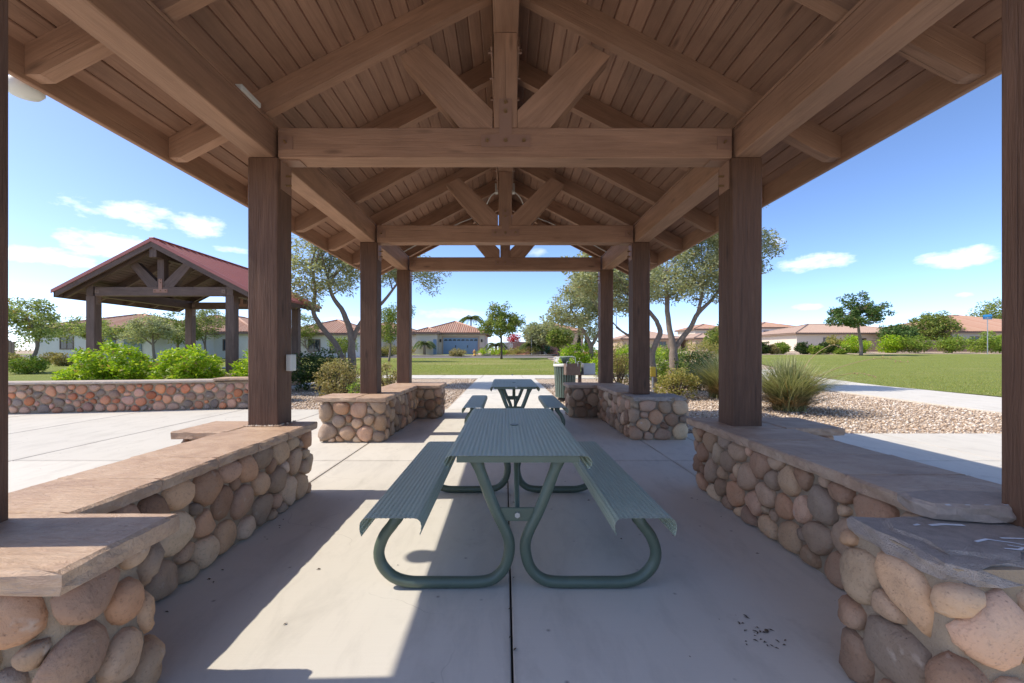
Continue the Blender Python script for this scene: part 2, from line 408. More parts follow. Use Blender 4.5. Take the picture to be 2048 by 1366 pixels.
def table_mat():
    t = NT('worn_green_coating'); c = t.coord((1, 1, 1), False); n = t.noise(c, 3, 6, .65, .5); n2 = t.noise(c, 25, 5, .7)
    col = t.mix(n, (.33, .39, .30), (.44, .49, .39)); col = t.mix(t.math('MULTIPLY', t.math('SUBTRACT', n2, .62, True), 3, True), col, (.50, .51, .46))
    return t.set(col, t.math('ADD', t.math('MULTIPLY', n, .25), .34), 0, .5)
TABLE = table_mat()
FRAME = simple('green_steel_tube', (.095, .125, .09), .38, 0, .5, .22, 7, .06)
STEEL = simple('galvanised_steel', (.42, .43, .43), .42, .7, .5, .15, 12)
RUST = simple('rusty_steel', (.22, .15, .115), .6, .3, .4, .3, 12)
BOLT = simple('bronze_bolt', (.30, .19, .09), .45, .5, .5, .2, 20)
PLATE = simple('painted_steel_plate', (.29, .17, .115), .48, 0, .4, .12, 8)
PLATE2 = simple('tan_steel_plate', (.33, .17, .11), .55, 0, .4, .12, 8)
WHITEP = simple('white_plastic', (.62, .62, .56), .5, 0, .4, .06)
ROOFRED = simple('red_metal_roof', (.40, .125, .095), .42, 0, .5, .12, 3)
STUCCO = simple('cream_stucco', (.70, .61, .49), .9, 0, .2, .06, 3, .3)
STUCCOW = simple('white_stucco', (.78, .74, .67), .9, 0, .2, .06, 3, .3)
STUCCOT = simple('tan_stucco', (.50, .38, .27), .9, 0, .2, .08, 3, .3)
BLOCK = simple('pink_block_wall', (.42, .28, .22), .9, 0, .2, .1, 3, .3)
TRIM = simple('brown_trim', (.22, .15, .11), .7)
BLUE = simple('blue_garage_paint', (.22, .31, .42), .5, 0, .4, .06)
BLUEG = simple('grey_blue_shutter', (.20, .26, .31), .6)
SIGNB = simple('blue_sign', (.02, .19, .45), .4)
SIGNW = simple('white_lettering', (.75, .75, .75), .5)
YELL = simple('yellow_hydrant_paint', (.62, .42, .04), .45)
ORNG = simple('orange_hydrant_paint', (.55, .25, .08), .45)
BINT = simple('teal_bin', (.02, .20, .19), .45)
ASPH = simple('asphalt', (.20, .18, .17), .9, 0, .2, .12, 2, .3)
MULCH = simple('red_mulch', (.33, .14, .08), .95, 0, .1, .25, 9, .5)
SOIL = simple('dark_soil', (.06, .05, .042), .95, 0, .1, .3, 9)
SOLAR = simple('solar_glass', (.02, .025, .04), .15, 0, .6)
PAINTW = simple('white_paint_mark', (.75, .78, .80), .6)
FLAG = simple('flaking_mortar_bed', (.50, .42, .36), .95, 0, .15, .45, 18, 1.4)
FLAG2 = simple('pale_broken_cap', (.58, .47, .39), .9, 0, .25, .3, 40, 1.0)
def tile_mat():
    t = NT('clay_roof_tile'); c = t.world((1, 1, 1)); n = t.noise(c, 3.5, 4, .7); g = t.n('ShaderNodeNewGeometry')
    col = t.mix(n, (.33, .16, .105), (.50, .30, .21)); col = t.mix(t.math('MULTIPLY', g.outputs['Random Per Island'], .4), col, (.55, .40, .30))
    return t.set(col, .85, 0, .2)
TILE = tile_mat()
TILEP = simple('tan_roof_tile', (.44, .31, .24), .85, 0, .2, .2, 4)
def glass_mat():
    t = NT('dark_window_glass'); return t.set((.03, .04, .05), .08, 0, .6)
GLASS = glass_mat()

# ------------------------------------------------------------------ ground
def gz(x, y):
    s = max(0.0, min(1.0, (y - 24) / 43.0))
    return 1.0 * s + .5 * max(0, min(1, x / 50)) * s + (max(0, y - 67) * .004)

def sheet(name, rows, mat, zoff, kind='structure', parent=None):
    """rows: list of (y, x0, x1); quads between rows, following the terrain"""
    V = []; F = []; nx = 24
    for y, a, b in rows:
        for i in range(nx + 1):
            x = a + (b - a) * i / nx; V.append((x, y, gz(x, y) + zoff))
    for j in range(len(rows) - 1):
        for i in range(nx):
            k = j * (nx + 1) + i; F.append((k, k + 1, k + nx + 2, k + nx + 1))
    return mk(name, mesh_py(name, V, F, True), mat, parent, kind=kind)
def lin(a, b, n): return [a + (b - a) * i / (n - 1) for i in range(n)]

ys = lin(-40, 24, 17) + lin(26, 120, 40) + [160, 240, 400, 900, 2000]
V = []; F = []; xs = [-1500, -600, -300, -150] + lin(-100, 100, 41) + [150, 300, 600, 1500]
for y in ys:
    for x in xs: V.append((x, y, gz(x, y) - .05))
for j in range(len(ys) - 1):
    for i in range(len(xs) - 1):
        k = j * len(xs) + i; F.append((k, k + 1, k + len(xs) + 1, k + len(xs)))
mk('ground', mesh_py('ground', V, F, True), GRAVEL, kind='structure')

# gravel beds
sheet('gravel_bed', [(y, -16, 20) for y in lin(9.66, 24, 8)], GRAVEL, -.035)
sheet('gravel_bed', [(y, 2.8, 20) for y in lin(6.8, 9.7, 3)], GRAVEL, -.034)

# patio of cast slabs
patio = bpy.data.objects.new('patio', None); link(patio); patio['kind'] = 'structure'
XJ = [.03 + 1.97 * k for k in range(-8, 8)]
def slab_piece(x0, x1, y0, y1, ztop, mat, parent, name='slab', g=.005, th=.09):
    v, f = cbox(x1 - x0 - 2 * g, y1 - y0 - 2 * g, th, .006)
    return mk(name, mesh_py(name, v, f), mat, parent, Matrix.Translation(((x0 + x1) / 2, (y0 + y1) / 2, ztop - th / 2)))
for i in range(len(XJ) - 1):
    x0, x1 = XJ[i], XJ[i + 1]
    for y0, y1 in ((-5.6, -1.8), (-1.8, 1.6), (1.6, 5.13), (5.13, 9.7)):
        if x0 > 2.9 and y1 > 7: y1 = 6.85
        if 1.9 < x0 < 2.5 and y1 > 7:
            slab_piece(x0, 2.75, y0, y1, 0, CONC, patio); slab_piece(2.75, x1, y0, 6.85, 0, CONC, patio); continue
        slab_piece(x0, x1, y0, y1, 0, CONC, patio)
mk('joint_soil', MB().box(-16, 16, -5.7, 6.84, -.06, -.032).box(-16, 2.7, 6.84, 9.68, -.06, -.032) and mesh_py('js', *(lambda m: (m.v, m.f))(MB().box(-16, 14, -5.7, 6.83, -.06, -.030).box(-16, 2.72, 6.84, 9.68, -.06, -.030))), SOIL, patio)
# walkway out of the pavilion
path = bpy.data.objects.new('path', None); link(path); path['kind'] = 'structure'
for y0, y1 in ((9.7, 13.4), (13.4, 17.2), (17.2, 21.0)):
    slab_piece(-1.33, 1.45, y0, y1, -.002, WALK, path)
cross = bpy.data.objects.new('cross_walkway', None); link(cross); cross['kind'] = 'structure'
for i in range(15): slab_piece(-18 + i * 2.1, -15.9 + i * 2.1, 21.0, 24.0, -.002, WALK, cross)
# curved walkway on the right
def ribbon(name, pts, w, ztop, mat, kind='structure', parent=None):
    V = []; F = []; n = len(pts)
    for i, (x, y) in enumerate(pts):
        a = Vector(pts[max(i - 1, 0)]); b = Vector(pts[min(i + 1, n - 1)]); t = (b - a).normalized(); nn = Vector((-t.y, t.x))
        for s in (-1, 1):
            for z in (ztop, ztop - .1): V.append((x + nn.x * s * w / 2, y + nn.y * s * w / 2, gz(x, y) + z))
    for i in range(n - 1):
        k = i * 4
        F += [(k, k + 2, k + 6, k + 4), (k + 1, k, k + 4, k + 5), (k + 2, k + 3, k + 7, k + 6)]
    return mk(name, mesh_py(name, V, F), mat, parent, kind=kind)
cv = []
ctrl = [(12.4, 5.2), (12.2, 8), (12.4, 11), (12.6, 14), (12.9, 17), (13.6, 20), (14.9, 24), (17, 30)]
for i in range(len(ctrl) - 1):
    for k in range(4):
        t = k / 4; cv.append((ctrl[i][0] * (1 - t) + ctrl[i + 1][0] * t, ctrl[i][1] * (1 - t) + ctrl[i + 1][1] * t))
ribbon('curved_walkway', cv, 3.3, .002, WALK)
# lawns
sheet('lawn', [(y, -70, 4.4 + (y - 24) * .012) for y in lin(24.02, 49, 14)], LAWN, .0)
sheet('lawn', [(y, max(14.1, 14.1 + (y - 17) * .36) + .25, 95) for y in lin(6, 53, 24)], LAWN, .004)
sheet('lawn', [(y, -60, -14.6 if y < 11 else -12.0 + .0 * y) for y in lin(9.5, 24, 10)], LAWN, .01)
sheet('lawn', [(y, -13, -5.2) for y in lin(18.6, 21, 3)], LAWN, .012)
# street, kerb, far verge
sheet('street', [(y, -80, 6) for y in lin(49.2, 55.2, 4)], ASPH, .0)
sheet('far_sidewalk', [(y, -80, 7) for y in lin(55.3, 57.0, 3)], WALK, .10)
sheet('verge_lawn', [(y, -80, -4.5) for y in lin(57.05, 63, 4)], LAWN, .11)
sheet('mulch_bed', [(y, -4.4, 14) for y in lin(57.05, 66, 5)], MULCH, .11)
ribbon('corner_sidewalk', [(4.9, 24.3), (5.2, 36), (6.2, 48), (9, 58), (14, 70)], 1.6, .03, WALK)

# pebbles scattered over the nearest gravel
def scatter_pebbles(n, rects, smin, smax, seed, name, z=-.03):
    r = np.random.RandomState(seed)
    ar = np.array([(x1 - x0) * (y1 - y0) for x0, x1, y0, y1 in rects]); pick = r.choice(len(rects), n, p=ar / ar.sum())
    R = np.array(rects)[pick]; x = R[:, 0] + r.rand(n) * (R[:, 1] - R[:, 0]); y = R[:, 2] + r.rand(n) * (R[:, 3] - R[:, 2])
    s = smin + (smax - smin) * r.rand(n) ** 2
    base = np.array([(1, 0, 0), (0, 1, 0), (-1, 0, 0), (0, -1, 0), (0, 0, .75), (.2, .1, -.7)], dtype=np.float32)
    a = r.rand(n) * 6.283; e = .65 + .7 * r.rand(n, 1, 3)
    P = base[None] * e; ca, sa = np.cos(a)[:, None], np.sin(a)[:, None]
    Q = np.stack([P[..., 0] * ca - P[..., 1] * sa, P[..., 0] * sa + P[..., 1] * ca, P[..., 2]], -1) * s[:, None, None]
    Q += np.stack([x, y, np.full(n, z) + s * .3], -1)[:, None]
    f = np.array([(0, 1, 4), (1, 2, 4), (2, 3, 4), (3, 0, 4), (1, 0, 5), (2, 1, 5), (3, 2, 5), (0, 3, 5)])
    F = (f[None] + (np.arange(n) * 6)[:, None, None]).reshape(-1, 3)
    return mk(name, mesh_np(name, Q.reshape(-1, 3), F), PEBBLE, kind='stuff')
tag(scatter_pebbles(26000, [(2.85, 10.6, 6.9, 14.5), (1.5, 10.8, 14.5, 18), (1.5, 3, 9.8, 14.5)], .014, .034, 3, 'loose_gravel'), 'loose tan gravel around the shrubs right of the pavilion', 'gravel')
tag(scatter_pebbles(14000, [(-7.5, -1.4, 9.8, 17), (-1.4 - .9, -1.4, 17, 21)], .014, .034, 4, 'loose_gravel'), 'loose tan gravel left of the straight path', 'gravel')

# grass blades on the nearest lawn edges
def grass(n, y0, y1, xl, xr, h, seed, label):
    r = np.random.RandomState(seed); y = y0 + (y1 - y0) * r.rand(n) ** 1.7
    L_ = np.array([xl(v) for v in y]); R_ = np.array([xr(v) for v in y]); x = L_ + r.rand(n) * (R_ - L_)
    zz = np.array([gz(a, b) for a, b in zip(x, y)])
    hh = h * (.5 + r.rand(n)); a = r.rand(n) * 6.283; w = .006 + .007 * r.rand(n)
    dx = np.cos(a) * w; dy = np.sin(a) * w; lx = (r.rand(n) - .5) * hh; ly = (r.rand(n) - .5) * hh
    P = np.stack([np.stack([x - dx, y - dy, zz], -1), np.stack([x + dx, y + dy, zz], -1), np.stack([x + lx, y + ly, zz + hh], -1)], 1)
    return tag(mk('lawn_grass', mesh_np('lawn_grass', P.reshape(-1, 3), np.arange(3 * n).reshape(n, 3)), LF_GRASS, kind='stuff'), label, 'grass')
grass(60000, 10, 45, lambda y: 14.4 + max(0, (y - 17) * .36), lambda y: 15 + y * .95, .045, 7, 'short grass of the big lawn beyond the curved walkway')
grass(30000, 24.05, 48, lambda y: -12, lambda y: 4.3, .045, 8, 'short grass of the lawn behind the far walkway')

# ------------------------------------------------------------------ stone walls
def inset(poly, d):
    n = len(poly); out = []
    for i in range(n):
        a, b, c = Vector(poly[i - 1]), Vector(poly[i]), Vector(poly[(i + 1) % n])
        t1 = (b - a).normalized(); t2 = (c - b).normalized(); n1 = Vector((-t1.y, t1.x)); n2 = Vector((-t2.y, t2.x))
        k = n1 + n2
        if k.length < 1e-6 or abs(n1.dot(n2)) > .999: out.append(b + n1 * d); continue
        m = k.normalized(); out.append(b + m * (d / m.dot(n1)))
    return [(p.x, p.y) for p in out]

def rounded(poly, r, ds=.02):
    """dense outline with rounded corners; returns points, outward normals"""
    n = len(poly); P = []
    for i in range(n):
        a, b, c = Vector(poly[i - 1]), Vector(poly[i]), Vector(poly[(i + 1) % n])
        t1 = (b - a).normalized(); t2 = (c - b).normalized(); crs = t1.x * t2.y - t1.y * t2.x
        if abs(crs) < .05: P.append(b); continue
        ang = math.acos(max(-1, min(1, t1.dot(t2)))); L = r * math.tan(ang / 2); p0 = b - t1 * L; p1 = b + t2 * L
        for k in range(7):
            s = k / 6; P.append((p0 * (1 - s) ** 2 + b * 2 * s * (1 - s) + p1 * s * s))
    Q = []
    for i in range(len(P)):
        a, b = P[i], P[(i + 1) % len(P)]; m = max(1, int((b - a).length / ds))
        for k in range(m): Q.append(a.lerp(b, k / m))
    n = len(Q); Nn = []
    for i in range(n):
        t = (Q[(i + 2) % n] - Q[i - 2]).normalized(); Nn.append(Vector((t.y, -t.x)))
    s = [0]
    for i in range(n): s.append(s[-1] + (Q[(i + 1) % n] - Q[i]).length)
    return Q, Nn, s

def pack(L, H, rmin, rmax, seed, tries=2600):
    r = random.Random(seed); pts = []
    for k in range(tries):
        f = k / tries; rr = rmax * (1 - f) ** .8 + rmin * f; rr *= r.uniform(.85, 1.12)
        x = r.uniform(.2 * rr, L - .2 * rr); y = r.uniform(.45 * rr, H - .4 * rr)
        ok = True
        for a, b, c in pts:
            dx = x - a
            if abs(dx) < .4 and dx * dx * .82 + (y - b) ** 2 < (.88 * (rr + c)) ** 2: ok = False; break
        if ok: pts.append((x, y, rr))
    cells = []
    for i, (x, y, rr) in enumerate(pts):
        lim = 1.75 * rr
        poly = [(max(0, x - lim), max(0, y - lim)), (min(L, x + lim), max(0, y - lim)), (min(L, x + lim), min(H, y + lim)), (max(0, x - lim), min(H, y + lim))]
        for j, (a, b, c) in enumerate(pts):
            if j == i or abs(a - x) > .6: continue
            dx, dy = a - x, b - y; D2 = dx * dx + dy * dy
            if D2 > (3 * (rr + c)) ** 2: continue
            t = (D2 + rr * rr - c * c) / (2 * D2)
            mx, my = x + dx * t, y + dy * t; out = []
            for k in range(len(poly)):
                p, q = poly[k], poly[(k + 1) % len(poly)]
                dp = (p[0] - mx) * dx + (p[1] - my) * dy; dq = (q[0] - mx) * dx + (q[1] - my) * dy
                if dp <= 0: out.append(p)
                if dp * dq < 0:
                    u = dp / (dp - dq); out.append((p[0] + (q[0] - p[0]) * u, p[1] + (q[1] - p[1]) * u))
            poly = out
            if len(poly) < 3: break
        if len(poly) >= 3: cells.append((poly, rr))
    return cells

PAL = {'tan': [(.40, .29, .20), (.36, .25, .17), (.30, .22, .165), (.27, .20, .15), (.42, .31, .23), (.33, .20, .13), (.22, .175, .145), (.43, .34, .25), (.26, .165, .115), (.37, .25, .19)],
       'red': [(.36, .16, .10), (.40, .21, .14), (.30, .20, .16), (.24, .20, .18), (.42, .26, .20), (.38, .15, .09), (.20, .17, .16), (.33, .23, .19), (.42, .18, .10), (.36, .22, .19)]}
SEG = 14
def stones(wall, outline, H, rmin, rmax, seed, pal, gap=.004, depth=.055, z0=0.0, skip=None):
    Q, Nn, S = rounded(outline, .05); L = S[-1]; r = random.Random(seed + 91)
    Qa = np.array([(p.x, p.y) for p in Q] + [(Q[0].x, Q[0].y)]); Na = np.array([(p.x, p.y) for p in Nn] + [(Nn[0].x, Nn[0].y)]); Sa = np.array(S)
    cnt = 0
    for poly, rr in pack(L, H, rmin, rmax, seed, int(1500 + 420 * L * (.12 / rmax))):
        cx = sum(p[0] for p in poly) / len(poly); cy = sum(p[1] for p in poly) / len(poly)
        if skip:
            i = int(np.searchsorted(Sa, cx)) % len(Q)
            if skip(Qa[i][0], Qa[i][1]): continue
        pl = poly
        for _ in range(2):
            nn = []
            for k in range(len(pl)):
                a, b = pl[k], pl[(k + 1) % len(pl)]
                nn += [(a[0] * .78 + b[0] * .22, a[1] * .78 + b[1] * .22), (a[0] * .22 + b[0] * .78, a[1] * .22 + b[1] * .78)]
            pl = nn
        ang = [math.atan2(p[1] - cy, p[0] - cx) for p in pl]; rad = [math.hypot(p[1] - cy, p[0] - cx) for p in pl]
        o = sorted(range(len(pl)), key=lambda k: ang[k]); aa = [ang[k] for k in o]; ra = [rad[k] for k in o]
        mean = sum(ra) / len(ra)
        if mean < .02: continue
        fa = np.interp([-math.pi + 2 * math.pi * k / SEG for k in range(SEG)], [aa[-1] - 2 * math.pi] + aa + [aa[0] + 2 * math.pi], [ra[-1]] + ra + [ra[0]])
        fa = fa * (1 - gap / mean) * r.uniform(.94, 1.0)
        fa = fa * .9 + min(mean * .92, fa.mean()) * .1
        h = min(depth * r.uniform(.75, 1.25), mean * .8); tx, ty = r.uniform(-.12, .12), r.uniform(-.10, .10)
        V = []; off = Vector((r.uniform(0, 50), r.uniform(0, 50), 0))
        rings = [(1.0, -.25), (1.0, .22), (.93, .55), (.76, .82), (.45, .97)]
        for sc, hz in rings:
            for k in range(SEG):
                a = -math.pi + 2 * math.pi * k / SEG
                du, dv = math.cos(a) * fa[k] * sc, math.sin(a) * fa[k] * sc
                w = h * hz + tx * du + ty * dv
                w += .34 * h * mnoise.noise(Vector((du * 9, dv * 9, 0)) + off)
                V.append((cx + du, cy + dv, w))
        V.append((cx, cy, h * r.uniform(.94, 1.04)))
        u = np.array([p[0] for p in V]) % L
        X = np.interp(u, Sa, Qa[:, 0]); Y = np.interp(u, Sa, Qa[:, 1]); NX = np.interp(u, Sa, Na[:, 0]); NY = np.interp(u, Sa, Na[:, 1])
        w = np.array([p[2] for p in V]); zz = np.array([p[1] for p in V]) + z0
        W = np.stack([X + NX * w, Y + NY * w, np.maximum(zz, z0 + .001)], -1)
        org = W[-1].copy(); W -= org
        F = []
        for q in range(len(rings) - 1):
            for k in range(SEG):
                a = q * SEG + k; b = q * SEG + (k + 1) % SEG; F.append((a, b, b + SEG, a + SEG))
        t = (len(rings) - 1) * SEG
        for k in range(SEG): F.append((t + k, t + (k + 1) % SEG, len(V) - 1))
        c = r.choice(PAL[pal]); g = r.uniform(.6, 1.22); c = tuple(min(m_, x * g * 1.62) for x, m_ in zip((c[0] * 1.02, c[1] * .99, c[2] * .91), (.74, .58, .44)))
        mk('stone', mesh_py('stone', W.tolist(), F, True), STONE, wall, Matrix.Translation(org), c)
        cnt += 1
    return cnt

def core(wall, outline, H, mat=MORTAR, z0=0.0, name='mortar_core'):
    Q, _, _ = rounded(outline, .05, .1); n = len(Q)
    H = H + .036
    V = [(p.x, p.y, z0) for p in Q] + [(p.x, p.y, z0 + H) for p in Q]
    F = [tuple(range(n, 2 * n))] + [(i, (i + 1) % n, (i + 1) % n + n, i + n) for i in range(n)]
    return mk(name, mesh_py(name, V, F), mat, wall)

def cap_slab(wall, poly, ztop, th, seed, mat=CAP, rough=.007, name='cap_stone'):
    r = random.Random(seed); n = len(poly); P = []
    for i in range(n):
        a, b = Vector(poly[i]), Vector(poly[(i + 1) % n]); m = max(1, int((b - a).length / .055))
        t = (b - a).normalized(); nn = Vector((t.y, -t.x))
        for k in range(m):
            P.append((a.lerp(b, k / m), nn))
    cx = sum(p.x for p, _ in P) / len(P); cy = sum(p.y for p, _ in P) / len(P); n = len(P)
    rows = []
    for z, ins, j in ((ztop, .009, .003), (ztop - .010, -.005, rough), (ztop - th * .6, -.007, rough), (ztop - th, -.003, rough)):
        rows.append([(p.x - cx - q.x * (ins + r.uniform(-j, j)), p.y - cy - q.y * (ins + r.uniform(-j, j)), z - ztop + (r.uniform(-.002, .002) if z < ztop else 0)) for p, q in P])
    V = [p for row in rows for p in row]
    F = [tuple(range(n)), tuple(reversed(range(3 * n, 4 * n)))]
    for k in range(3):
        for i in range(n): F.append((k * n + i, (k + 1) * n + i, (k + 1) * n + (i + 1) % n, k * n + (i + 1) % n))
    return mk(name, mesh_py(name, V, F), mat, wall, Matrix.Translation((cx, cy, ztop)))

def rect(x0, x1, y0, y1): return [(x0, y0), (x1, y0), (x1, y1), (x0, y1)]
CAPZ, CAPT = .65, .062
WALLH = CAPZ - CAPT
def flip(poly): return [(-x, y) for x, y in poly][::-1]

# left seat wall, nearer bay (pier turns in at the near post, out at the far post)
wl1 = thing('stone_seat_wall', 'left seat wall of river stones with tan stone cap nearest the camera', 'wall', (-2.0, 2.6, 0))
oL1 = [(-2.30, 1.27), (-1.32, 1.27), (-1.32, 1.735), (-1.757, 1.735), (-1.757, 4.02), (-2.71, 4.02), (-2.71, 3.49), (-2.30, 3.49)]
core(wl1, inset(oL1, .062), WALLH); stones(wl1, inset(oL1, .062), WALLH, .026, .105, 3, 'tan')
cap_slab(wl1, [(-2.30, 1.27), (-1.32, 1.27), (-1.32, 1.735), (-2.30, 1.735)], CAPZ, CAPT + .01, 1)
for k, (a, b) in enumerate(((1.741, 2.20), (2.204, 2.63), (2.634, 3.06), (3.064, 3.486))): cap_slab(wl1, rect(-2.30, -1.757, a, b), CAPZ + RND.uniform(-.004, .003), CAPT, 10 + k)
cap_slab(wl1, rect(-2.71, -2.254, 3.49, 4.02), CAPZ + .002, CAPT, 15); cap_slab(wl1, rect(-2.25, -1.757, 3.49, 4.02), CAPZ - .001, CAPT, 16)

# right seat wall, nearer bay; its near pier has lost its cap
wr1 = thing('stone_seat_wall', 'right seat wall of river stones with damaged uncapped near pier', 'wall', (2.1, 2.6, 0))
oR1 = [(1.325, 1.27), (2.44, 1.27), (2.44, 3.64), (2.87, 3.64), (2.87, 4.24), (1.80, 4.24), (1.80, 1.80), (1.325, 1.80)]
core(wr1, inset(oR1, .062), WALLH); stones(wr1, inset(oR1, .062), WALLH, .026, .105, 8, 'tan')
for k, (a, b) in enumerate(((1.82, 2.27), (2.275, 2.72), (2.725, 3.17), (3.175, 3.635))): cap_slab(wr1, rect(1.80, 2.44, a, b), CAPZ + RND.uniform(-.004, .003), CAPT, 20 + k)
cap_slab(wr1, rect(1.80, 2.38, 3.64, 4.24), CAPZ, CAPT, 25); cap_slab(wr1, rect(2.384, 2.87, 3.64, 4.24), CAPZ + .004, CAPT, 26)
cap_slab(wr1, [(1.385, 1.35), (1.52, 1.335), (1.66, 1.36), (1.78, 1.342), (1.9, 1.365), (2.05, 1.345), (2.2, 1.36), (2.37, 1.345), (2.375, 1.745), (1.95, 1.75), (1.6, 1.73), (1.39, 1.74), (1.375, 1.6), (1.395, 1.48)], WALLH + .046, .056, 31, FLAG, .022, 'mortar_bed')
cap_slab(wr1, [(1.45, 1.42), (1.58, 1.385), (1.75, 1.41), (1.9, 1.40), (2.04, 1.425), (2.18, 1.39), (2.33, 1.42), (2.34, 1.70), (1.95, 1.715), (1.74, 1.725), (1.50, 1.70), (1.44, 1.60), (1.47, 1.51)], WALLH + .056, .014, 32, FLAG, .024, 'mortar_bed')
# brushed white paint on the broken bed
def stroke(pts, w, z, parent):
    V = []; F = []
    for i, (x, y) in enumerate(pts):
        a = Vector(pts[max(0, i - 1)]); b = Vector(pts[min(len(pts) - 1, i + 1)]); t = (b - a).normalized(); ww = w * RND.uniform(.6, 1.3)
        V += [(x - t.y * ww, y + t.x * ww, z), (x + t.y * ww, y - t.x * ww, z)]
    for i in range(len(pts) - 1): F.append((2 * i, 2 * i + 1, 2 * i + 3, 2 * i + 2))
    mk('paint_mark', mesh_py('paint_mark', V, F), PAINTW, parent)
zc = WALLH + .0585
for pts, w in (([(1.62, 1.48), (1.68, 1.50), (1.74, 1.47), (1.78, 1.44)], .005), ([(1.66, 1.43), (1.70, 1.42), (1.73, 1.435), (1.70, 1.455)], .005), ([(1.74, 1.51), (1.86, 1.50), (1.88, 1.46), (1.80, 1.40)], .004),
               ([(1.80, 1.40), (1.86, 1.395), (1.92, 1.40)], .006), ([(1.60, 1.62), (1.66, 1.63), (1.73, 1.62)], .012), ([(1.54, 1.62), (1.57, 1.63)], .007), ([(1.96, 1.52), (2.05, 1.50), (2.16, 1.47)], .005),
               ([(2.0, 1.44), (2.1, 1.43), (2.14, 1.44)], .004), ([(1.92, 1.60), (2.0, 1.61)], .009), ([(2.1, 1.58), (2.2, 1.57)], .008)):
    stroke(pts, w, zc, wr1)
bc = tag(cap_slab(None, [(1.66, 1.66), (1.90, 1.625), (2.13, 1.66), (2.18, 1.70), (2.10, 1.80), (1.83, 1.835), (1.66, 1.80), (1.63, 1.72)], WALLH + .126, .060, 41, FLAG2, .012, 'broken_cap_stone'),
         'loose broken cap stone with white paint drips lying on the damaged right pier', 'stone')
for k in range(6):
    x = 1.68 + k * .075; stroke([(x, 1.64), (x + .02, 1.640)], .004, WALLH + .128, bc)

# farther bay, left and right
wl2 = thing('stone_seat_wall', 'far left seat wall of river stones, sunlit, with tan cap', 'wall', (-2.0, 7.6, 0))
oL2 = [(-2.70, 6.12), (-1.70, 6.12), (-1.70, 8.32), (-1.24, 8.32), (-1.24, 9.12), (-2.30, 9.12), (-2.30, 6.72), (-2.70, 6.72)]
core(wl2, inset(oL2, .062), WALLH); stones(wl2, inset(oL2, .062), WALLH, .035, .115, 5, 'tan')
cap_slab(wl2, rect(-2.70, -2.12, 6.12, 6.72), CAPZ, CAPT, 51); cap_slab(wl2, rect(-2.115, -1.70, 6.12, 6.72), CAPZ - .003, CAPT, 52)
for k, (a, b) in enumerate(((6.724, 7.25), (7.255, 7.78), (7.785, 8.315))): cap_slab(wl2, rect(-2.30, -1.70, a, b), CAPZ, CAPT, 53 + k)
cap_slab(wl2, rect(-2.30, -1.24, 8.32, 9.12), CAPZ, CAPT, 57)
wr2 = thing('stone_seat_wall', 'far right seat wall of river stones in shade, near pier uncapped', 'wall', (2.1, 7.6, 0))
oR2 = [(1.80, 6.27), (2.74, 6.27), (2.74, 6.90), (2.40, 6.90), (2.40, 9.12), (1.24, 9.12), (1.24, 8.40), (1.80, 8.40)]
core(wr2, inset(oR2, .062), WALLH); stones(wr2, inset(oR2, .062), WALLH, .035, .115, 6, 'tan')
cap_slab(wr2, [(1.90, 6.33), (2.2, 6.30), (2.66, 6.34), (2.68, 6.86), (2.3, 6.88), (1.88, 6.86)], WALLH + .046, .06, 61, FLAG, .024, 'mortar_bed')
for k, (a, b) in enumerate(((6.92, 7.40), (7.405, 7.90), (7.905, 8.395))): cap_slab(wr2, rect(1.80, 2.40, a, b), CAPZ, CAPT, 63 + k)
cap_slab(wr2, rect(1.24, 1.78, 8.40, 9.12), CAPZ, CAPT, 67); cap_slab(wr2, rect(1.785, 2.40, 8.40, 9.12), CAPZ - .002, CAPT, 68)

# free-standing wall across the plaza on the left
wl3 = thing('stone_wall', 'long low wall of reddish river stones across the left plaza', 'wall', (-9, 9.4, 0))
pl = [(-14.4, 8.35), (-12, 8.72), (-10.2, 8.95), (-8, 9.35), (-6.55, 9.70), (-5.72, 9.86), (-5.80, 10.32), (-6.65, 10.16), (-8.1, 9.80), (-10.3, 9.40), (-12.1, 9.16), (-14.4, 8.8)]
core(wl3, inset(pl, .05), .585); stones(wl3, inset(pl, .05), .60, .03, .105, 12, 'red', .012, .045, 0, lambda x, y: y > 9.97 or x < -12.6)
capm = simple('pale_wall_cap', (.46, .38, .31), .85, 0, .2, .12, 5, .4)
cap_slab(wl3, [(-14.4, 8.33), (-12, 8.70), (-10.2, 8.93), (-8, 9.33), (-6.56, 9.69), (-6.66, 10.18), (-8.1, 9.82), (-10.3, 9.42), (-12.1, 9.18), (-14.4, 8.82)], .665, .05, 71, capm)
cap_slab(wl3, [(-6.55, 9.66), (-5.68, 9.82), (-5.76, 10.36), (-6.65, 10.20)], .705, .055, 72)

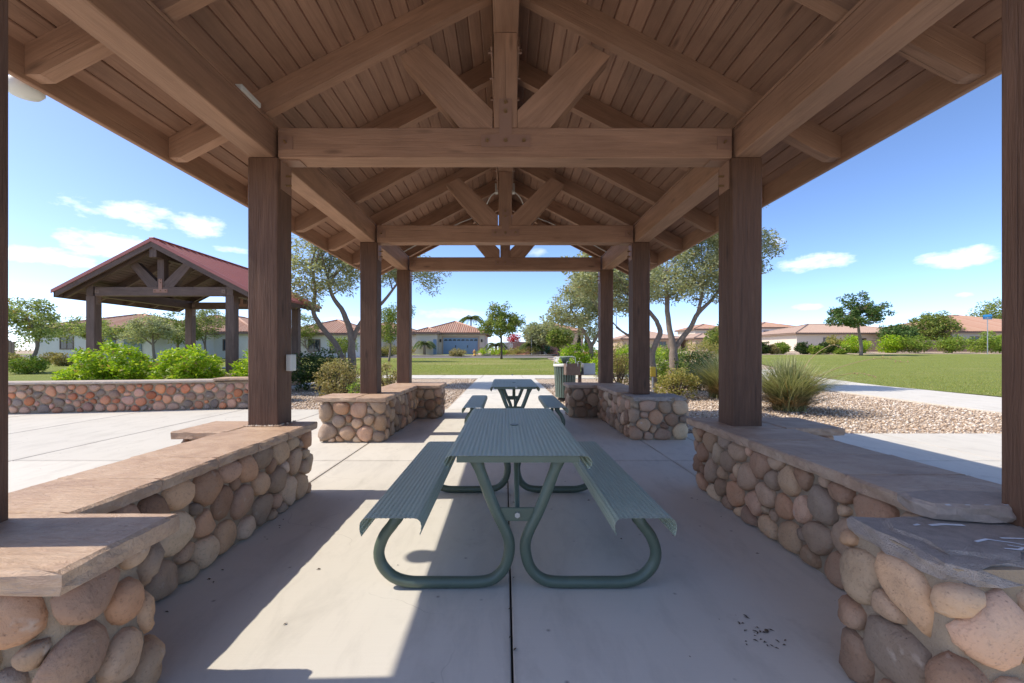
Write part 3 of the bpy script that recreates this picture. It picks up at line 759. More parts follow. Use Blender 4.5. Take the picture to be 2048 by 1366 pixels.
# ------------------------------------------------------------------ pavilions
SL = .52
def zbot(x): return 4.38 - SL * x
def zdeck(x): return 4.603 - SL * x
def pavilion(name, label, cx, ties, rafters, y0, y1, w, wp, bd, panels, plate_mat):
    P = thing(name, label, 'pavilion', (cx, (y0 + y1) / 2, 0))
    X = lambda x: cx + x
    for ty in ties:
        for s in (-1, 1):
            fx, fy = (2.052, ty + .04) if ty < 2 else (2.115, ty + .105)
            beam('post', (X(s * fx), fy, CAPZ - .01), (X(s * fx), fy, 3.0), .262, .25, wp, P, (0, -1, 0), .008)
        t = beam('tie_beam', (X(-1.995), ty + .1, 3.133), (X(1.995), ty + .1, 3.133), .198, .266, w, P)
        k = beam('king_post', (X(.005), ty + .1, 3.268), (X(.005), ty + .1, 4.105), .206, .19, w, P, (0, 1, 0))
        for s in (-1, 1):
            # brace leaning from the king post foot out to the rafters
            a = Vector((X(s * .095), ty + .1, 3.27)); d = Vector((s, 0, 1)).normalized(); hw = .102
            pts = [(X(s * .11), ty, 3.268), (X(s * .11), ty, 3.425)]
            xt = (zbot(0) - 3.315) / (1 + SL); pts.append((X(s * xt), ty, zbot(xt)))
            xb = (zbot(0) - 3.0425) / (1 + SL); pts.append((X(s * (xb + .0)), ty, zbot(xb)))
            pts.append((X(s * (.11 + .29)), ty, 3.268))
            pts = [pts[0], pts[1], (X(s * .715), ty, 4.02), (X(s * .925), ty, 3.905), (X(s * .395), ty, 3.268)]
            pts = [(p[0], ty + .1, p[2]) for p in pts]
            prism('brace', pts, d, Vector((-s, 0, 1)), (X(s * .5), ty + .1, 3.65), .17, w, P)
            # steel angles at the beam ends and under them
            m = MB().box(X(s * 1.985) - .125 * (s > 0), X(s * 1.985) + .125 * (s < 0), ty - .007, ty, 3.075, 3.185)
            ap = m.build('angle_plate', PLATE if plate_mat is PLATE else TRIM, P)
            MB().cyl((X(s * 1.92), ty - .045, 3.135), (X(s * 1.92), ty - .004, 3.128), .009, seg=6).build('bolt', BOLT, ap)
            m = MB().box(X(s * 1.984) - (.007 if s > 0 else 0), X(s * 1.984) + (.007 if s < 0 else 0), ty + .03, ty + .2, 2.74, 2.995)
            m.box(X(s * 1.976) - (.16 if s > 0 else 0), X(s * 1.976) + (.16 if s < 0 else 0), ty + .03, ty + .17, 2.990, 2.997)
            ap = m.build('angle_plate', PLATE if plate_mat is PLATE else TRIM, P)
            for z in (2.80, 2.885):
                MB().cyl((X(s * 1.978), ty + .115, z), (X(s * 1.93), ty + .115, z), .010, seg=6).build('bolt', BOLT, ap)
        # T-shaped strap on both faces
        for f, yy in ((-1, ty), (1, ty + .2)):
            m = MB().box(X(-.05), X(.06), min(yy, yy + f * .009), max(yy, yy + f * .009), 3.20, 3.515).box(X(-.21), X(.222), min(yy, yy + f * .008), max(yy, yy + f * .008), 3.095, 3.20)
            tp = m.build('truss_plate', plate_mat, P)
            for bx, bz in ((-.155, 3.15), (.005, 3.15), (.165, 3.15), (.005, 3.405), (.005, 3.485)):
                MB().cyl((X(bx), yy, bz), (X(bx), yy + f * .035, bz), .011, seg=6).cyl((X(bx), yy + f * .009, bz), (X(bx), yy + f * .02, bz), .018, seg=6).build('bolt', BOLT, tp)
    ya, yb = ties[0] - .03, ties[-1] + .24
    cuts = [ya] + [t + .1 for t in ties[1:-1]] + [yb]
    for s in (-1, 1):
        for a, b in zip(cuts[:-1], cuts[1:]):
            beam('wall_plate', (X(s * 2.125), a + .002, 3.136), (X(s * 2.125), b - .002, 3.136), .21, .272, w, P)
        beam('plate_batten', (X(s * 2.06), ya, 3.285), (X(s * 2.06), yb, 3.285), .09, .024, w, P, bev=.002)
        for ry in rafters:
            pts = [(.115, zbot(.115)), (2.758, zbot(2.758)), (2.849, 2.943), (2.849, zdeck(2.849)), (.115, zdeck(.115))]
            prism('rafter', [(X(s * a), ry, b) for a, b in pts], (s, 0, -SL), (s * SL, 0, 1), (X(s * 1.5), ry, zbot(1.5)), .092, w, P)
        nb = 25; dx = 2.89 / nb; sn = Vector((s * SL, 0, 1)).normalized()
        for k in range(nb):
            x = (k + .5) * dx; z = zdeck(x)
            c = Vector((X(s * x), 0, z)) + sn * .0105
            beam('deck_board', (c.x, y0 + .01, c.z), (c.x, y1 - .01, c.z), dx * math.sqrt(1 + SL * SL) - .0045, .020, bd, P, sn, .0075)
        beam('fascia', (X(s * 2.871), y0, 3.02), (X(s * 2.871), y1, 3.02), .040, .215, w, P)
        for yy in (y0 + .02, y1 - .02):
            q = [(.0, zdeck(0) - .205), (2.888, zdeck(2.888) - .19), (2.888, zdeck(2.888) + .01), (0, zdeck(0) + .01)]
            prism('rake_fascia', [(X(s * a), yy, b) for a, b in q], (s, 0, -SL), (s * SL, 0, 1), (X(s * 1.4), yy, zdeck(1.4)), .04, w, P)
        # metal roofing
        top = .024
        e = [(0, zdeck(0) + top), (2.95, zdeck(2.95) + top)]
        if panels:
            n = int((y1 - y0) / .31); st = (y1 - y0) / n
            u = Vector((s, 0, -SL)).normalized()
            for k in range(n):
                a, b = y0 + k * st, y0 + (k + 1) * st
                prof = [(a, .0), (a + .02, .05), (a + .045, .05), (a + .065, .004), (b, .004)]
                V = []; F = []
                for (x, z) in e:
                    for (yy, h) in prof: V.append((X(s * x), yy, z + h))
                for (x, z) in e:
                    for (yy, h) in prof: V.append((X(s * x), yy, z - .004))
                m = len(prof)
                for i in range(m - 1):
                    F.append((i, i + 1, i + 1 + m, i + m)); F.append((m + i, m + i + 1, 3 * m + i + 1, 3 * m + i))
                mk('roof_panel', mesh_py('roof_panel', V, F), ROOFRED, P)
        else:
            prism('roof_sheet', [(X(s * a), 0, b) for a, b in (e[0], e[1], (e[1][0], e[1][1] + .03), (0, e[0][1] + .03))], (s, 0, -SL), (s * SL, 0, 1), (X(s * 1.4), (y0 + y1) / 2, zdeck(1.4)), y1 - y0, ROOFRED, P)
        for yy in (y0 - .012, y1 + .012):
            q = [(0, zdeck(0) - .035), (2.955, zdeck(2.955) - .035), (2.955, zdeck(2.955) + .068), (0, zdeck(0) + .068)]
            prism('rake_trim', [(X(s * a), yy, b) for a, b in q], (s, 0, -SL), (s * SL, 0, 1), (X(s * 1.4), yy, zdeck(1.4)), .02, ROOFRED, P)
        beam('eave_trim', (X(s * 2.905), y0, zdeck(2.905) + .0), (X(s * 2.905), y1, zdeck(2.905) + .0), .02, .075, ROOFRED, P, bev=.003)
    beam('ridge_beam', (X(.008), y0 + .05, 4.30), (X(.008), y1 - .05, 4.30), .218, .385, w, P)
    beam('ridge_cap', (X(0), y0, zdeck(0) + .075), (X(0), y1, zdeck(0) + .075), .16, .03, ROOFRED, P, bev=.01)
    return P
RAF = [5.33 + .547 * k for k in (-7, -5, -3, -1, 1, 3, 5, 7)]
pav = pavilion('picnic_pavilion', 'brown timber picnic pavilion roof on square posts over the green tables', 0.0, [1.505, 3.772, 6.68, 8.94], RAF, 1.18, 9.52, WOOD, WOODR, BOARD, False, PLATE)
pav2 = pavilion('picnic_pavilion', 'smaller timber pavilion with red metal roof standing left behind the low wall', -10.47, [13.06, 17.1], [13.0, 14.05, 15.13, 16.2, 17.35], 12.72, 17.62, WOOD2, WOOD2, WOOD2, True, PLATE2)

# small fittings on the big pavilion
def rounded_path(pts, n=5):
    pts = [Vector(p) for p in pts]; out = []
    for i in range(len(pts) - 1):
        p0 = pts[max(0, i - 1)]; p1 = pts[i]; p2 = pts[i + 1]; p3 = pts[min(len(pts) - 1, i + 2)]
        for k in range(n):
            t = k / n
            out.append(.5 * ((2 * p1) + (p2 - p0) * t + (2 * p0 - 5 * p1 + 4 * p2 - p3) * t * t + (3 * p1 - p0 - 3 * p2 + p3) * t ** 3))
    out.append(pts[-1]); return out
for s, ye in ((-1, 8.62), (1, 8.62)):
    pts = rounded_path([(s * .16, 7.6, 4.12), (s * .28, 8.0, 4.17), (s * .5, ye, 4.06), (s * 1.0, ye, zbot(1.0) - .02), (s * 2.0, ye, zbot(2.0) - .02), (s * 2.3, ye, 3.12)])
    MB().tube(pts, [.011] * len(pts), 6).build('conduit', WHITEP, pav, smooth=True)
    v, f = cbox(.05, .11, .16, .006); mk('junction_box', mesh_py('junction_box', v, f), WHITEP, pav, Matrix.Translation((s * .148, 7.55, 4.16)))
    MB().box(min(s * .118, s * .135), max(s * .118, s * .135), 3.98, 7.5, 4.125, 4.22).build('conduit_batten', BOARD, pav)
    for k in range(9):
        y = 4.05 + k * .38; MB().box(min(s * .118, s * .16), max(s * .118, s * .16), y, y + .025, 4.12, 4.15).build('strap', PLATE, pav)
v, f = cbox(.05, .10, .15, .006); mk('outlet_box', mesh_py('ob', v, f), WHITEP, pav, Matrix.Translation((-1.955, 3.93, 1.20)))
v, f = cbox(.06, .26, .045, .006); mk('junction_box', mesh_py('jb', v, f), WHITEP, pav, Matrix.Translation((-2.03, 3.40, 3.318)))
lf = thing('security_light', 'beige dome light fixed outside the left eave board', 'light', (-2.93, 2.62, 2.86))
MB().lathe([(.0, .05), (.05, .05), (.055, 0), (.085, -.03), (.09, -.075), (.07, -.10), (0, -.11)], 18, (-2.97, 2.66, 2.985)).build('dome', WHITEP, lf, smooth=True)
MB().box(-2.99, -2.893, 2.62, 2.70, 2.99, 3.06).build('bracket', WHITEP, lf)
# pebbles packed round the foot of the left post
def ring_pebbles():
    r = np.random.RandomState(2); m = MB()
    for k in range(40):
        if k < 24: p = (-2.27 + k * .0135, 3.735 + r.uniform(-.012, .008))
        else: p = (-1.965 + r.uniform(-.01, .02), 3.76 + (k - 24) * .016)
        s = r.uniform(.008, .015); b = len(m.v)
        for q in ((1, 0, 0), (0, 1, 0), (-1, 0, 0), (0, -1, 0), (0, 0, .9), (0, 0, -.5)): m.v.append((p[0] + q[0] * s, p[1] + q[1] * s, CAPZ + .006 + q[2] * s))
        for q in ((0, 1, 4), (1, 2, 4), (2, 3, 4), (3, 0, 4), (1, 0, 5), (2, 1, 5), (3, 2, 5), (0, 3, 5)): m.f.append(tuple(i + b for i in q))
    return m.build('post_foot_pebbles', PEBBLE, kind='stuff')
tag(ring_pebbles(), 'small pebbles packed around the foot of the left post', 'pebbles')

# ------------------------------------------------------------------ picnic tables
def perf(name, prof, y0, y1, pitch, hr, mat, parent, margin=1):
    prof = np.array(prof); seg = np.hypot(*(prof[1:] - prof[:-1]).T); S = np.concatenate([[0], np.cumsum(seg)])
    nu = int(round(S[-1] / pitch)); nv = int(round((y1 - y0) / pitch)); pu = S[-1] / nu; pv = (y1 - y0) / nv
    outer = np.array([(-.5, -.5), (0, -.5), (.5, -.5), (.5, 0), (.5, .5), (0, .5), (-.5, .5), (-.5, 0)])
    a = np.radians([225, 270, 315, 0, 45, 90, 135, 180]); inner = np.stack([np.cos(a), np.sin(a)], -1) * hr / pitch
    cell = np.concatenate([outer, inner])
    I, J = np.meshgrid(np.arange(nu), np.arange(nv), indexing='ij'); I = I.ravel(); J = J.ravel()
    solid = (J < margin) | (J >= nv - margin)
    U = (I[:, None] + .5 + cell[None, :, 0]) * pu; W = y0 + (J[:, None] + .5 + cell[None, :, 1]) * pv
    X = np.interp(U, S, prof[:, 0]); Z = np.interp(U, S, prof[:, 1])
    V = np.stack([X, W, Z], -1)
    ring = np.array([(k, (k + 1) % 8, 8 + (k + 1) % 8, 8 + k) for k in range(8)])
    du = np.gradient(prof[:, 0]); dz = np.gradient(prof[:, 1]); ln = np.hypot(du, dz) + 1e-9; NX = np.interp(U[:, 8:], S, dz / ln); NZ = np.interp(U[:, 8:], S, -du / ln)
    low = V[:, 8:] + np.stack([NX, np.zeros_like(NX), NZ], -1) * .0045
    V = np.concatenate([V, low], 1)
    ring = np.concatenate([ring, np.array([(8 + k, 8 + (k + 1) % 8, 16 + (k + 1) % 8, 16 + k) for k in range(8)])])
    fill = np.array([(8, 9, 10, 11), (8, 11, 12, 15), (15, 12, 13, 14), (8, 11, 12, 15)])[[0, 1, 2]]
    Fr = ring[None] + (np.arange(len(I)) * 24)[:, None, None]
    Ff = fill[None] + (np.arange(len(I))[solid] * 24)[:, None, None]
    F = np.concatenate([Fr.reshape(-1, 4), Ff.reshape(-1, 4)])
    return mk(name, mesh_np(name, V.reshape(-1, 3), F), mat, parent)
def arc(cx, cz, r, a0, a1, n=8): return [(cx + r * math.cos(math.radians(a0 + (a1 - a0) * k / n)), cz + r * math.sin(math.radians(a0 + (a1 - a0) * k / n))) for k in range(n + 1)]
def picnic_table(label, loc):
    T = thing('picnic_table', label, 'picnic table', (0, 0, 0), 'green perforated picnic tables')
    hl = .94
    R = .037
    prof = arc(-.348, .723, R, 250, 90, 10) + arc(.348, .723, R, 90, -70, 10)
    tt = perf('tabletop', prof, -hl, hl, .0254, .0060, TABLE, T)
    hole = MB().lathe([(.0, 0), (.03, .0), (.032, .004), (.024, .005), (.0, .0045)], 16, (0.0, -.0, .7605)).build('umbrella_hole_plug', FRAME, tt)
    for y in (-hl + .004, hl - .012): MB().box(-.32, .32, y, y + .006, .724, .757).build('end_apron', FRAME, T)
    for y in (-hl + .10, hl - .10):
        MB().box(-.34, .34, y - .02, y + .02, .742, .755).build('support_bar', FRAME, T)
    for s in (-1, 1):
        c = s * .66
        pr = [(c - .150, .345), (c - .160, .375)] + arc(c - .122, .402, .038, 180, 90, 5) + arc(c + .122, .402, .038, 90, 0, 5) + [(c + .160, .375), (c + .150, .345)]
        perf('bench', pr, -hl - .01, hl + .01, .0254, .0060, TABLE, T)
        for y in (-.80, .80):
            k = s
            base = [(k * .236, .742), (k * .224, .70), (k * .195, .62), (k * .150, .50), (k * .112, .41), (k * .072, .33), (k * .046, .26), (k * .046, .19), (k * .072, .11), (k * .13, .052), (k * .21, .033),
                    (k * .35, .031), (k * .50, .031), (k * .60, .034), (k * .685, .062), (k * .745, .125), (k * .763, .20), (k * .735, .285), (k * .69, .345), (k * .667, .385), (k * .66, .432)]
            pts = rounded_path([(a, y, b) for a, b in base], 3); n = len(pts); rad = []
            for i in range(n):
                d = min(i, n - 1 - i) / 5.0
                rad.append((.0308, .0308) if d >= 1 else (.050 - .0192 * d, .010 + .0208 * d))
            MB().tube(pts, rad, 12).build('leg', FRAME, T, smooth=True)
    for y, sg in ((-.80, 1), (.80, -1)):
        v, f = cbox(.20, .012, .075, .004); pl = mk('cross_plate', mesh_py('cp', v, f), FRAME, T, Matrix.Translation((0, y, .405)))
        MB().cyl((0, y - .02, .405), (0, y + .02, .405), .016, seg=6).build('bolt', STEEL, pl)
        MB().tube([(0, y + sg * .02, .39), (0, y + sg * .06, .42), (0, y + sg * .32, .70), (0, y + sg * .36, .745)], [(.024, .006), (.015, .015), (.015, .015), (.024, .006)], 8).build('brace', FRAME, T, smooth=True)
    T.matrix_basis = Matrix.Translation(loc)
    return T
tab = picnic_table('green perforated metal picnic table in the foreground with two attached benches', (.068, 3.17, 0))
t2 = copy_tree(tab); t2.matrix_basis = Matrix.Translation((.155, 7.55, 0)); t2['label'] = 'second green picnic table at the far end of the pavilion'
t3 = copy_tree(tab); t3.matrix_basis = Matrix.Translation((-9.6, 15.3, 0)); t3['label'] = 'picnic table under the red roofed pavilion behind the bushes'

# litter on the floor
def litter():
    r = random.Random(4); m = MB()
    for k in range(110):
        x = r.uniform(-1.2, 1.6); y = r.uniform(1.5, 8.5)
        if k < 34: x, y = r.gauss(1.15, .06), r.gauss(1.98, .06)
        elif k < 70: x, y = .03 + r.gauss(0, .02), r.uniform(1.5, 7)
        elif k < 90: x, y = r.choice((-1, 1)) * r.uniform(1.62, 1.72), r.uniform(1.9, 4)
        a = r.uniform(0, 6.28); s = r.uniform(.004, .013); c, d = math.cos(a) * s, math.sin(a) * s
        m.add([(x - c, y - d, .003), (x + d * .5, y - c * .5, .004 + s * .4), (x + c * 1.3, y + d * 1.3, .003), (x - d * .5, y + c * .5, .005)], [(0, 1, 2, 3)])
    return m.build('leaf_litter', simple('dead_leaf', (.09, .06, .035), .9), kind='stuff')
tag(litter(), 'dead leaf crumbs scattered on the concrete floor', 'litter')

# ------------------------------------------------------------------ litter bin, grill
b = at(1135, 0, 11.6); bx, by = 1.62, 11.6
bn = thing('litter_bin', 'green slatted litter bin with funnel lid beside the far right wall', 'litter bin', (bx, by, 0))
for k in range(26):
    a = 2 * math.pi * k / 26; u = Vector((math.cos(a), math.sin(a), 0)); p0 = Vector((bx, by, .08)) + u * .25; p1 = Vector((bx, by, .92)) + u * .295
    beam('slat', p0, p1, .046, .008, GREEN, bn, u, .002)
MB().lathe([(.235, .10), (.235, .90), (.22, .90), (.22, .10), (.235, .10)], 20, (bx, by, 0)).build('liner', SOIL, bn, smooth=True)
MB().lathe([(.27, .905), (.315, .905), (.32, .925), (.315, .965), (.24, .975), (.20, .965), (.20, .93), (.27, .905)], 24, (bx, by, 0)).build('rim', WHITEP, bn, smooth=True)
MB().lathe([(.0, .972), (.045, .975), (.13, 1.13), (.14, 1.145), (.0, 1.15)], 20, (bx, by, 0)).build('lid_funnel', GREEN, bn, smooth=True)
for s in (-1, 1):
    MB().tube([(bx + s * .30, by, .96), (bx + s * .265, by, 1.15), (bx + s * .22, by, 1.165), (bx, by, 1.165)], [.012] * 4, 6).build('lid_arm', WHITEP, bn)
MB().lathe([(0, .0), (.19, .0), (.19, .05), (.1, .09), (0, .09)], 16, (bx, by, 0)).build('base', SOIL, bn)

gx, gy = 1.86, 10.7
gr = thing('pedestal_grill', 'galvanised park grill on a post beside the litter bin', 'grill', (gx, gy, 0))
MB().cyl((gx, gy, 0), (gx, gy, .73), .045, seg=12).build('post', RUST, gr, smooth=True)
MB().box(gx - .38, gx + .40, gy - .24, gy + .2, .728, .738).build('shelf', RUST, gr)
m = MB().box(gx - .37, gx - .02, gy - .235, gy - .229, .742, 1.005).box(gx - .37, gx - .364, gy - .229, gy + .2, .742, 1.005).box(gx - .026, gx - .02, gy - .229, gy + .2, .742, 1.005).box(gx - .37, gx - .02, gy + .2, gy + .206, .742, 1.005)
m.build('firebox', RUST, gr)
m = MB().box(gx + .06, gx + .345, gy - .20, gy - .194, .742, 1.02).box(gx + .06, gx + .066, gy - .194, gy + .15, .742, 1.02).box(gx + .339, gx + .345, gy - .194, gy + .15, .742, 1.02)
m.build('side_box', STEEL, gr)
for s in (0, 1):
    x = gx - .36 + s * .27; pts = rounded_path([(x, gy - .26, .94), (x, gy - .26, 1.04), (x + .04, gy - .26, 1.065), (x + .08, gy - .26, 1.04), (x + .08, gy - .24, 1.0)])
    MB().tube(pts, [.008] * len(pts), 6).build('grate_handle', STEEL, gr, smooth=True)
for k in range(8): MB().box(gx - .36, gx - .03, gy - .2 + k * .05, gy - .19 + k * .05, .95, .96).build('grate_bar', STEEL, gr)

# ------------------------------------------------------------------ plants
def leaf_cloud(centers, radii, n, size, aspect, seed, flat=.5, droop=0.0, zmin=None):
    r = np.random.RandomState(seed); C = np.asarray(centers); Rr = np.asarray(radii)
    w = Rr[:, 0] * Rr[:, 1]; idx = r.choice(len(C), n, p=w / w.sum())
    d = r.normal(size=(n, 3)); d /= np.linalg.norm(d, axis=1)[:, None]; rad = r.rand(n) ** .45
    p = C[idx] + d * rad[:, None] * Rr[idx]
    if zmin is not None: p[:, 2] = np.maximum(p[:, 2], zmin + r.rand(n) * .06)
    ax = r.normal(size=(n, 3)); ax[:, 2] = ax[:, 2] * flat - droop + d[:, 2] * .4; ax[:, :2] += d[:, :2] * .7
    ax /= np.linalg.norm(ax, axis=1)[:, None]
    q = r.normal(size=(n, 3)); sd = np.cross(ax, q); sd /= np.linalg.norm(sd, axis=1)[:, None]
    s = size * (.6 + .8 * r.rand(n))[:, None]; wv = sd * s * aspect * .5
    nrm = np.cross(ax, sd) * s * .08
    V = np.stack([p, p + ax * s * .45 + wv + nrm, p + ax * s, p + ax * s * .45 - wv + nrm], 1)
    return V.reshape(-1, 3), np.arange(4 * n).reshape(n, 4)

def clusters(ell, k, rc, seed, shell=.5):
    r = np.random.RandomState(seed); out = []; rad = []
    w = np.array([e[3] * e[4] * e[5] for e in ell]); idx = r.choice(len(ell), k, p=w / w.sum())
    for i in idx:
        e = ell[i]; d = r.normal(size=3); d /= np.linalg.norm(d); t = (shell + (1 - shell) * r.rand()) ** .6 if r.rand() < .8 else r.rand()
        out.append((e[0] + d[0] * e[3] * t, e[1] + d[1] * e[4] * t, e[2] + d[2] * e[5] * t))
        q = rc * r.uniform(.6, 1.35); rad.append((q, q, q * r.uniform(.6, .9)))
    return np.array(out), np.array(rad)

def limb_mesh(trunks, cl, nb, seed, r0=.03):
    """trunks: list of (points, radii); adds limbs to cluster centres"""
    r = random.Random(seed); m = MB()
    allp = []
    for pts, rad in trunks:
        sp = rounded_path(pts, 4); rr = np.interp(np.linspace(0, 1, len(sp)), np.linspace(0, 1, len(rad)), rad)
        j = [p + Vector((r.uniform(-1, 1), r.uniform(-1, 1), 0)) * q * .12 for p, q in zip(sp, rr)]
        m.tube(j, list(rr), 9); allp += list(zip(j, rr))[len(j) // 2:]
    if allp:
        for c in r.sample(list(cl), min(nb, len(cl))):
            c = Vector(c); c0, rad0 = min(allp, key=lambda t: (t[0] - c).length + r.uniform(0, .8))
            mid = (c0 + c) / 2 + Vector((r.uniform(-.15, .15), r.uniform(-.15, .15), r.uniform(-.05, .2))) * (c - c0).length
            a = min(rad0 * .7, r0 * 1.6); m.tube(rounded_path([c0, mid, c], 3), [a, a * .85, a * .7, a * .55, a * .45, a * .35, a * .2], 5, False)
    return m

def tree(name, label, base, trunks, ell, k, rc, n, size, leaf, bark=BARK, seed=1, aspect=.4, nb=30, r0=.03, group=None, droop=.15, shell=.5, cat='tree'):
    T = thing(name, label, cat, base, group)
    C, R = clusters(ell, k, rc, seed, shell)
    m = limb_mesh(trunks, C, nb, seed, r0); m.build('trunk', bark, T, smooth=True)
    v, f = leaf_cloud(C, R, n, size, aspect, seed + 1, .6, droop)
    mk('crown', mesh_np('crown', v, f), leaf, T)
    return T

def bush(name, label, base, rx, ry, h, n, size, leaf, seed, aspect=.45, k=None, rc=None, bark=BARK, flat=.6, z0=.05, group=None, cat='shrub', shell=.7, stems=5):
    T = thing(name, label, cat, base, group); x, y, z = base
    ell = [(x, y, z + h * .5, rx * .86, ry * .86, h * .42), (x - rx * .3, y, z + h * .33, rx * .62, ry * .7, h * .3), (x + rx * .32, y, z + h * .36, rx * .6, ry * .7, h * .3)]
    C, R = clusters(ell, k or 60, rc or min(rx, h) * .24, seed, shell)
    C[:, 2] = np.maximum(C[:, 2], z + .1 * h)
    v, f = leaf_cloud(C, R, n, size, aspect, seed + 1, flat, 0, z + z0)
    mk('foliage', mesh_np('foliage', v, f), leaf, T)
    m = MB(); r = random.Random(seed)
    for _ in range(stems):
        c = C[r.randrange(len(C))]; m.tube([(x + r.uniform(-.12, .12) * rx, y, z), ((x + c[0]) / 2, (y + c[1]) / 2, z + h * .3), tuple(c)], [.018, .013, .006], 5, False)
    m.build('stem', bark, T, smooth=True)
    return T

def V3(px, py, d): p = at(px, py, d); return (p.x, p.y, p.z)

# the olive tree on the left, three leaning trunks
d = 16.5
base = (V3(703, 735, d)[0], d, 0)
tree('olive_tree', 'multi trunk olive tree behind the left posts', base,
     [([base, V3(704, 711, d), V3(702, 672, d), V3(688, 627, d), V3(664, 590, d), V3(655, 550, d)], [.19, .15, .125, .10, .07, .04]),
      ([(base[0] + .05, d - .1, 0), V3(676, 697, d), V3(648, 660, d), V3(627, 625, d), V3(631, 580, d), V3(620, 530, d)], [.13, .11, .095, .085, .06, .03]),
      ([V3(706, 680, d), V3(722, 645, d), V3(765, 605, d), V3(800, 560, d)], [.10, .085, .06, .03])],
     [(*V3(640, 530, d), 1.35, 1.5, 1.25), (*V3(745, 500, d), 1.7, 1.6, 1.25), (*V3(835, 550, d), .95, 1.0, .85), (*V3(625, 590, d), .75, .9, .5), (*V3(700, 420, d), 2.2, 1.8, 1.2)],
     340, .37, 35000, .13, LF_OLIVE, BARKG, 21, .30, 45, .024)
# olive on the right, forked trunk
d = 15.5
base = (V3(1347, 740, d)[0], d, 0)
tree('olive_tree', 'forked olive tree behind the right posts', base,
     [([base, V3(1347, 715, d), V3(1346, 690, d), V3(1337, 646, d), V3(1334, 597, d), V3(1330, 545, d)], [.18, .155, .12, .095, .08, .04]),
      ([V3(1350, 696, d), V3(1365, 676, d), V3(1383, 652, d), V3(1396, 626, d), V3(1425, 598, d), V3(1450, 560, d)], [.10, .095, .085, .08, .055, .025]),
      ([V3(1394, 632, d), V3(1402, 600, d), V3(1408, 560, d)], [.07, .06, .03])],
     [(*V3(1340, 545, d), 1.15, 1.4, 1.1), (*V3(1425, 520, d), 1.3, 1.4, 1.2), (*V3(1490, 500, d), .85, 1.2, 1.1), (*V3(1410, 440, d), 1.8, 1.6, .9), (*V3(1400, 585, d), .8, .8, .35)],
     320, .35, 31000, .13, LF_OLIVE, BARKG, 33, .30, 42, .024)
d = 13.2
base = (V3(1309, 780, d)[0], d, 0)
tree('olive_tree', 'dark leaning olive tree with crown over the far right wall', base,
     [([base, V3(1308, 745, d), V3(1305, 705, d), V3(1320, 668, d), V3(1316, 648, d), V3(1300, 625, d), V3(1275, 600, d)], [.10, .09, .085, .08, .07, .06, .03]),
      ([V3(1304, 706, d), V3(1292, 690, d), V3(1265, 676, d), V3(1232, 655, d)], [.06, .05, .045, .02])],
     [(*V3(1245, 575, d), .75, .9, .75), (*V3(1190, 545, d), .95, .9, .75), (*V3(1290, 560, d), .6, .8, .6)], 150, .28, 12000, .11, LF_OLIVE, BARKG, 37, .30, 34, .025)
d = 24
base = (V3(1185, 700, d)[0], d, 0)
tree('mesquite_tree', 'airy mesquite tree above the round hedges', base,
     [([base, V3(1180, 690, d), V3(1160, 650, d), V3(1140, 615, d)], [.14, .11, .08, .04]), ([V3(1182, 695, d), V3(1200, 660, d), V3(1215, 620, d)], [.1, .08, .04])],
     [(*V3(1150, 610, d), 1.5, 1.6, 1.1), (*V3(1200, 590, d), 1.4, 1.5, 1.4), (*V3(1125, 640, d), .9, 1.0, .6), (*V3(1175, 655, d), 1.4, 1.2, .7)], 160, .36, 15000, .15, LF_OLIVE, BARKG, 41, .35, 36, .02)
# young ash on the far lawn
d = 46
base = (V3(1003, 715, d)[0], d, gz(0, d))
tree('ash_tree', 'small round ash tree on the far lawn near the garage', base, [([base, V3(1003, 690, d), V3(1002, 672, d), V3(1000, 640, d)], [.13, .11, .1, .04])],
     [(*V3(1003, 648, d), 2.0, 2.0, 1.25), (*V3(1000, 622, d), 1.2, 1.3, .8), (*V3(972, 655, d), .7, .9, .6), (*V3(1035, 640, d), .75, .9, .55)], 110, .45, 6500, .22, LF_ASH, BARK, 45, .5, 30, .04)
# tree on the right lawn
d = 50
base = (V3(1722, 703, d)[0], d, gz(41, d))
tree('ash_tree', 'lone dark leaved tree on the right lawn', base, [([base, V3(1722, 690, d), V3(1719, 672, d), V3(1717, 655, d), V3(1712, 620, d)], [.20, .17, .16, .13, .05])],
     [(*V3(1714, 628, d), 2.7, 2.4, 1.4), (*V3(1683, 640, d), 1.6, 1.5, .6), (*V3(1752, 622, d), 1.7, 1.5, .8), (*V3(1712, 600, d), 1.7, 1.5, .7)], 130, .42, 8500, .24, LF_DKTREE, BARKG, 51, .5, 44, .05)
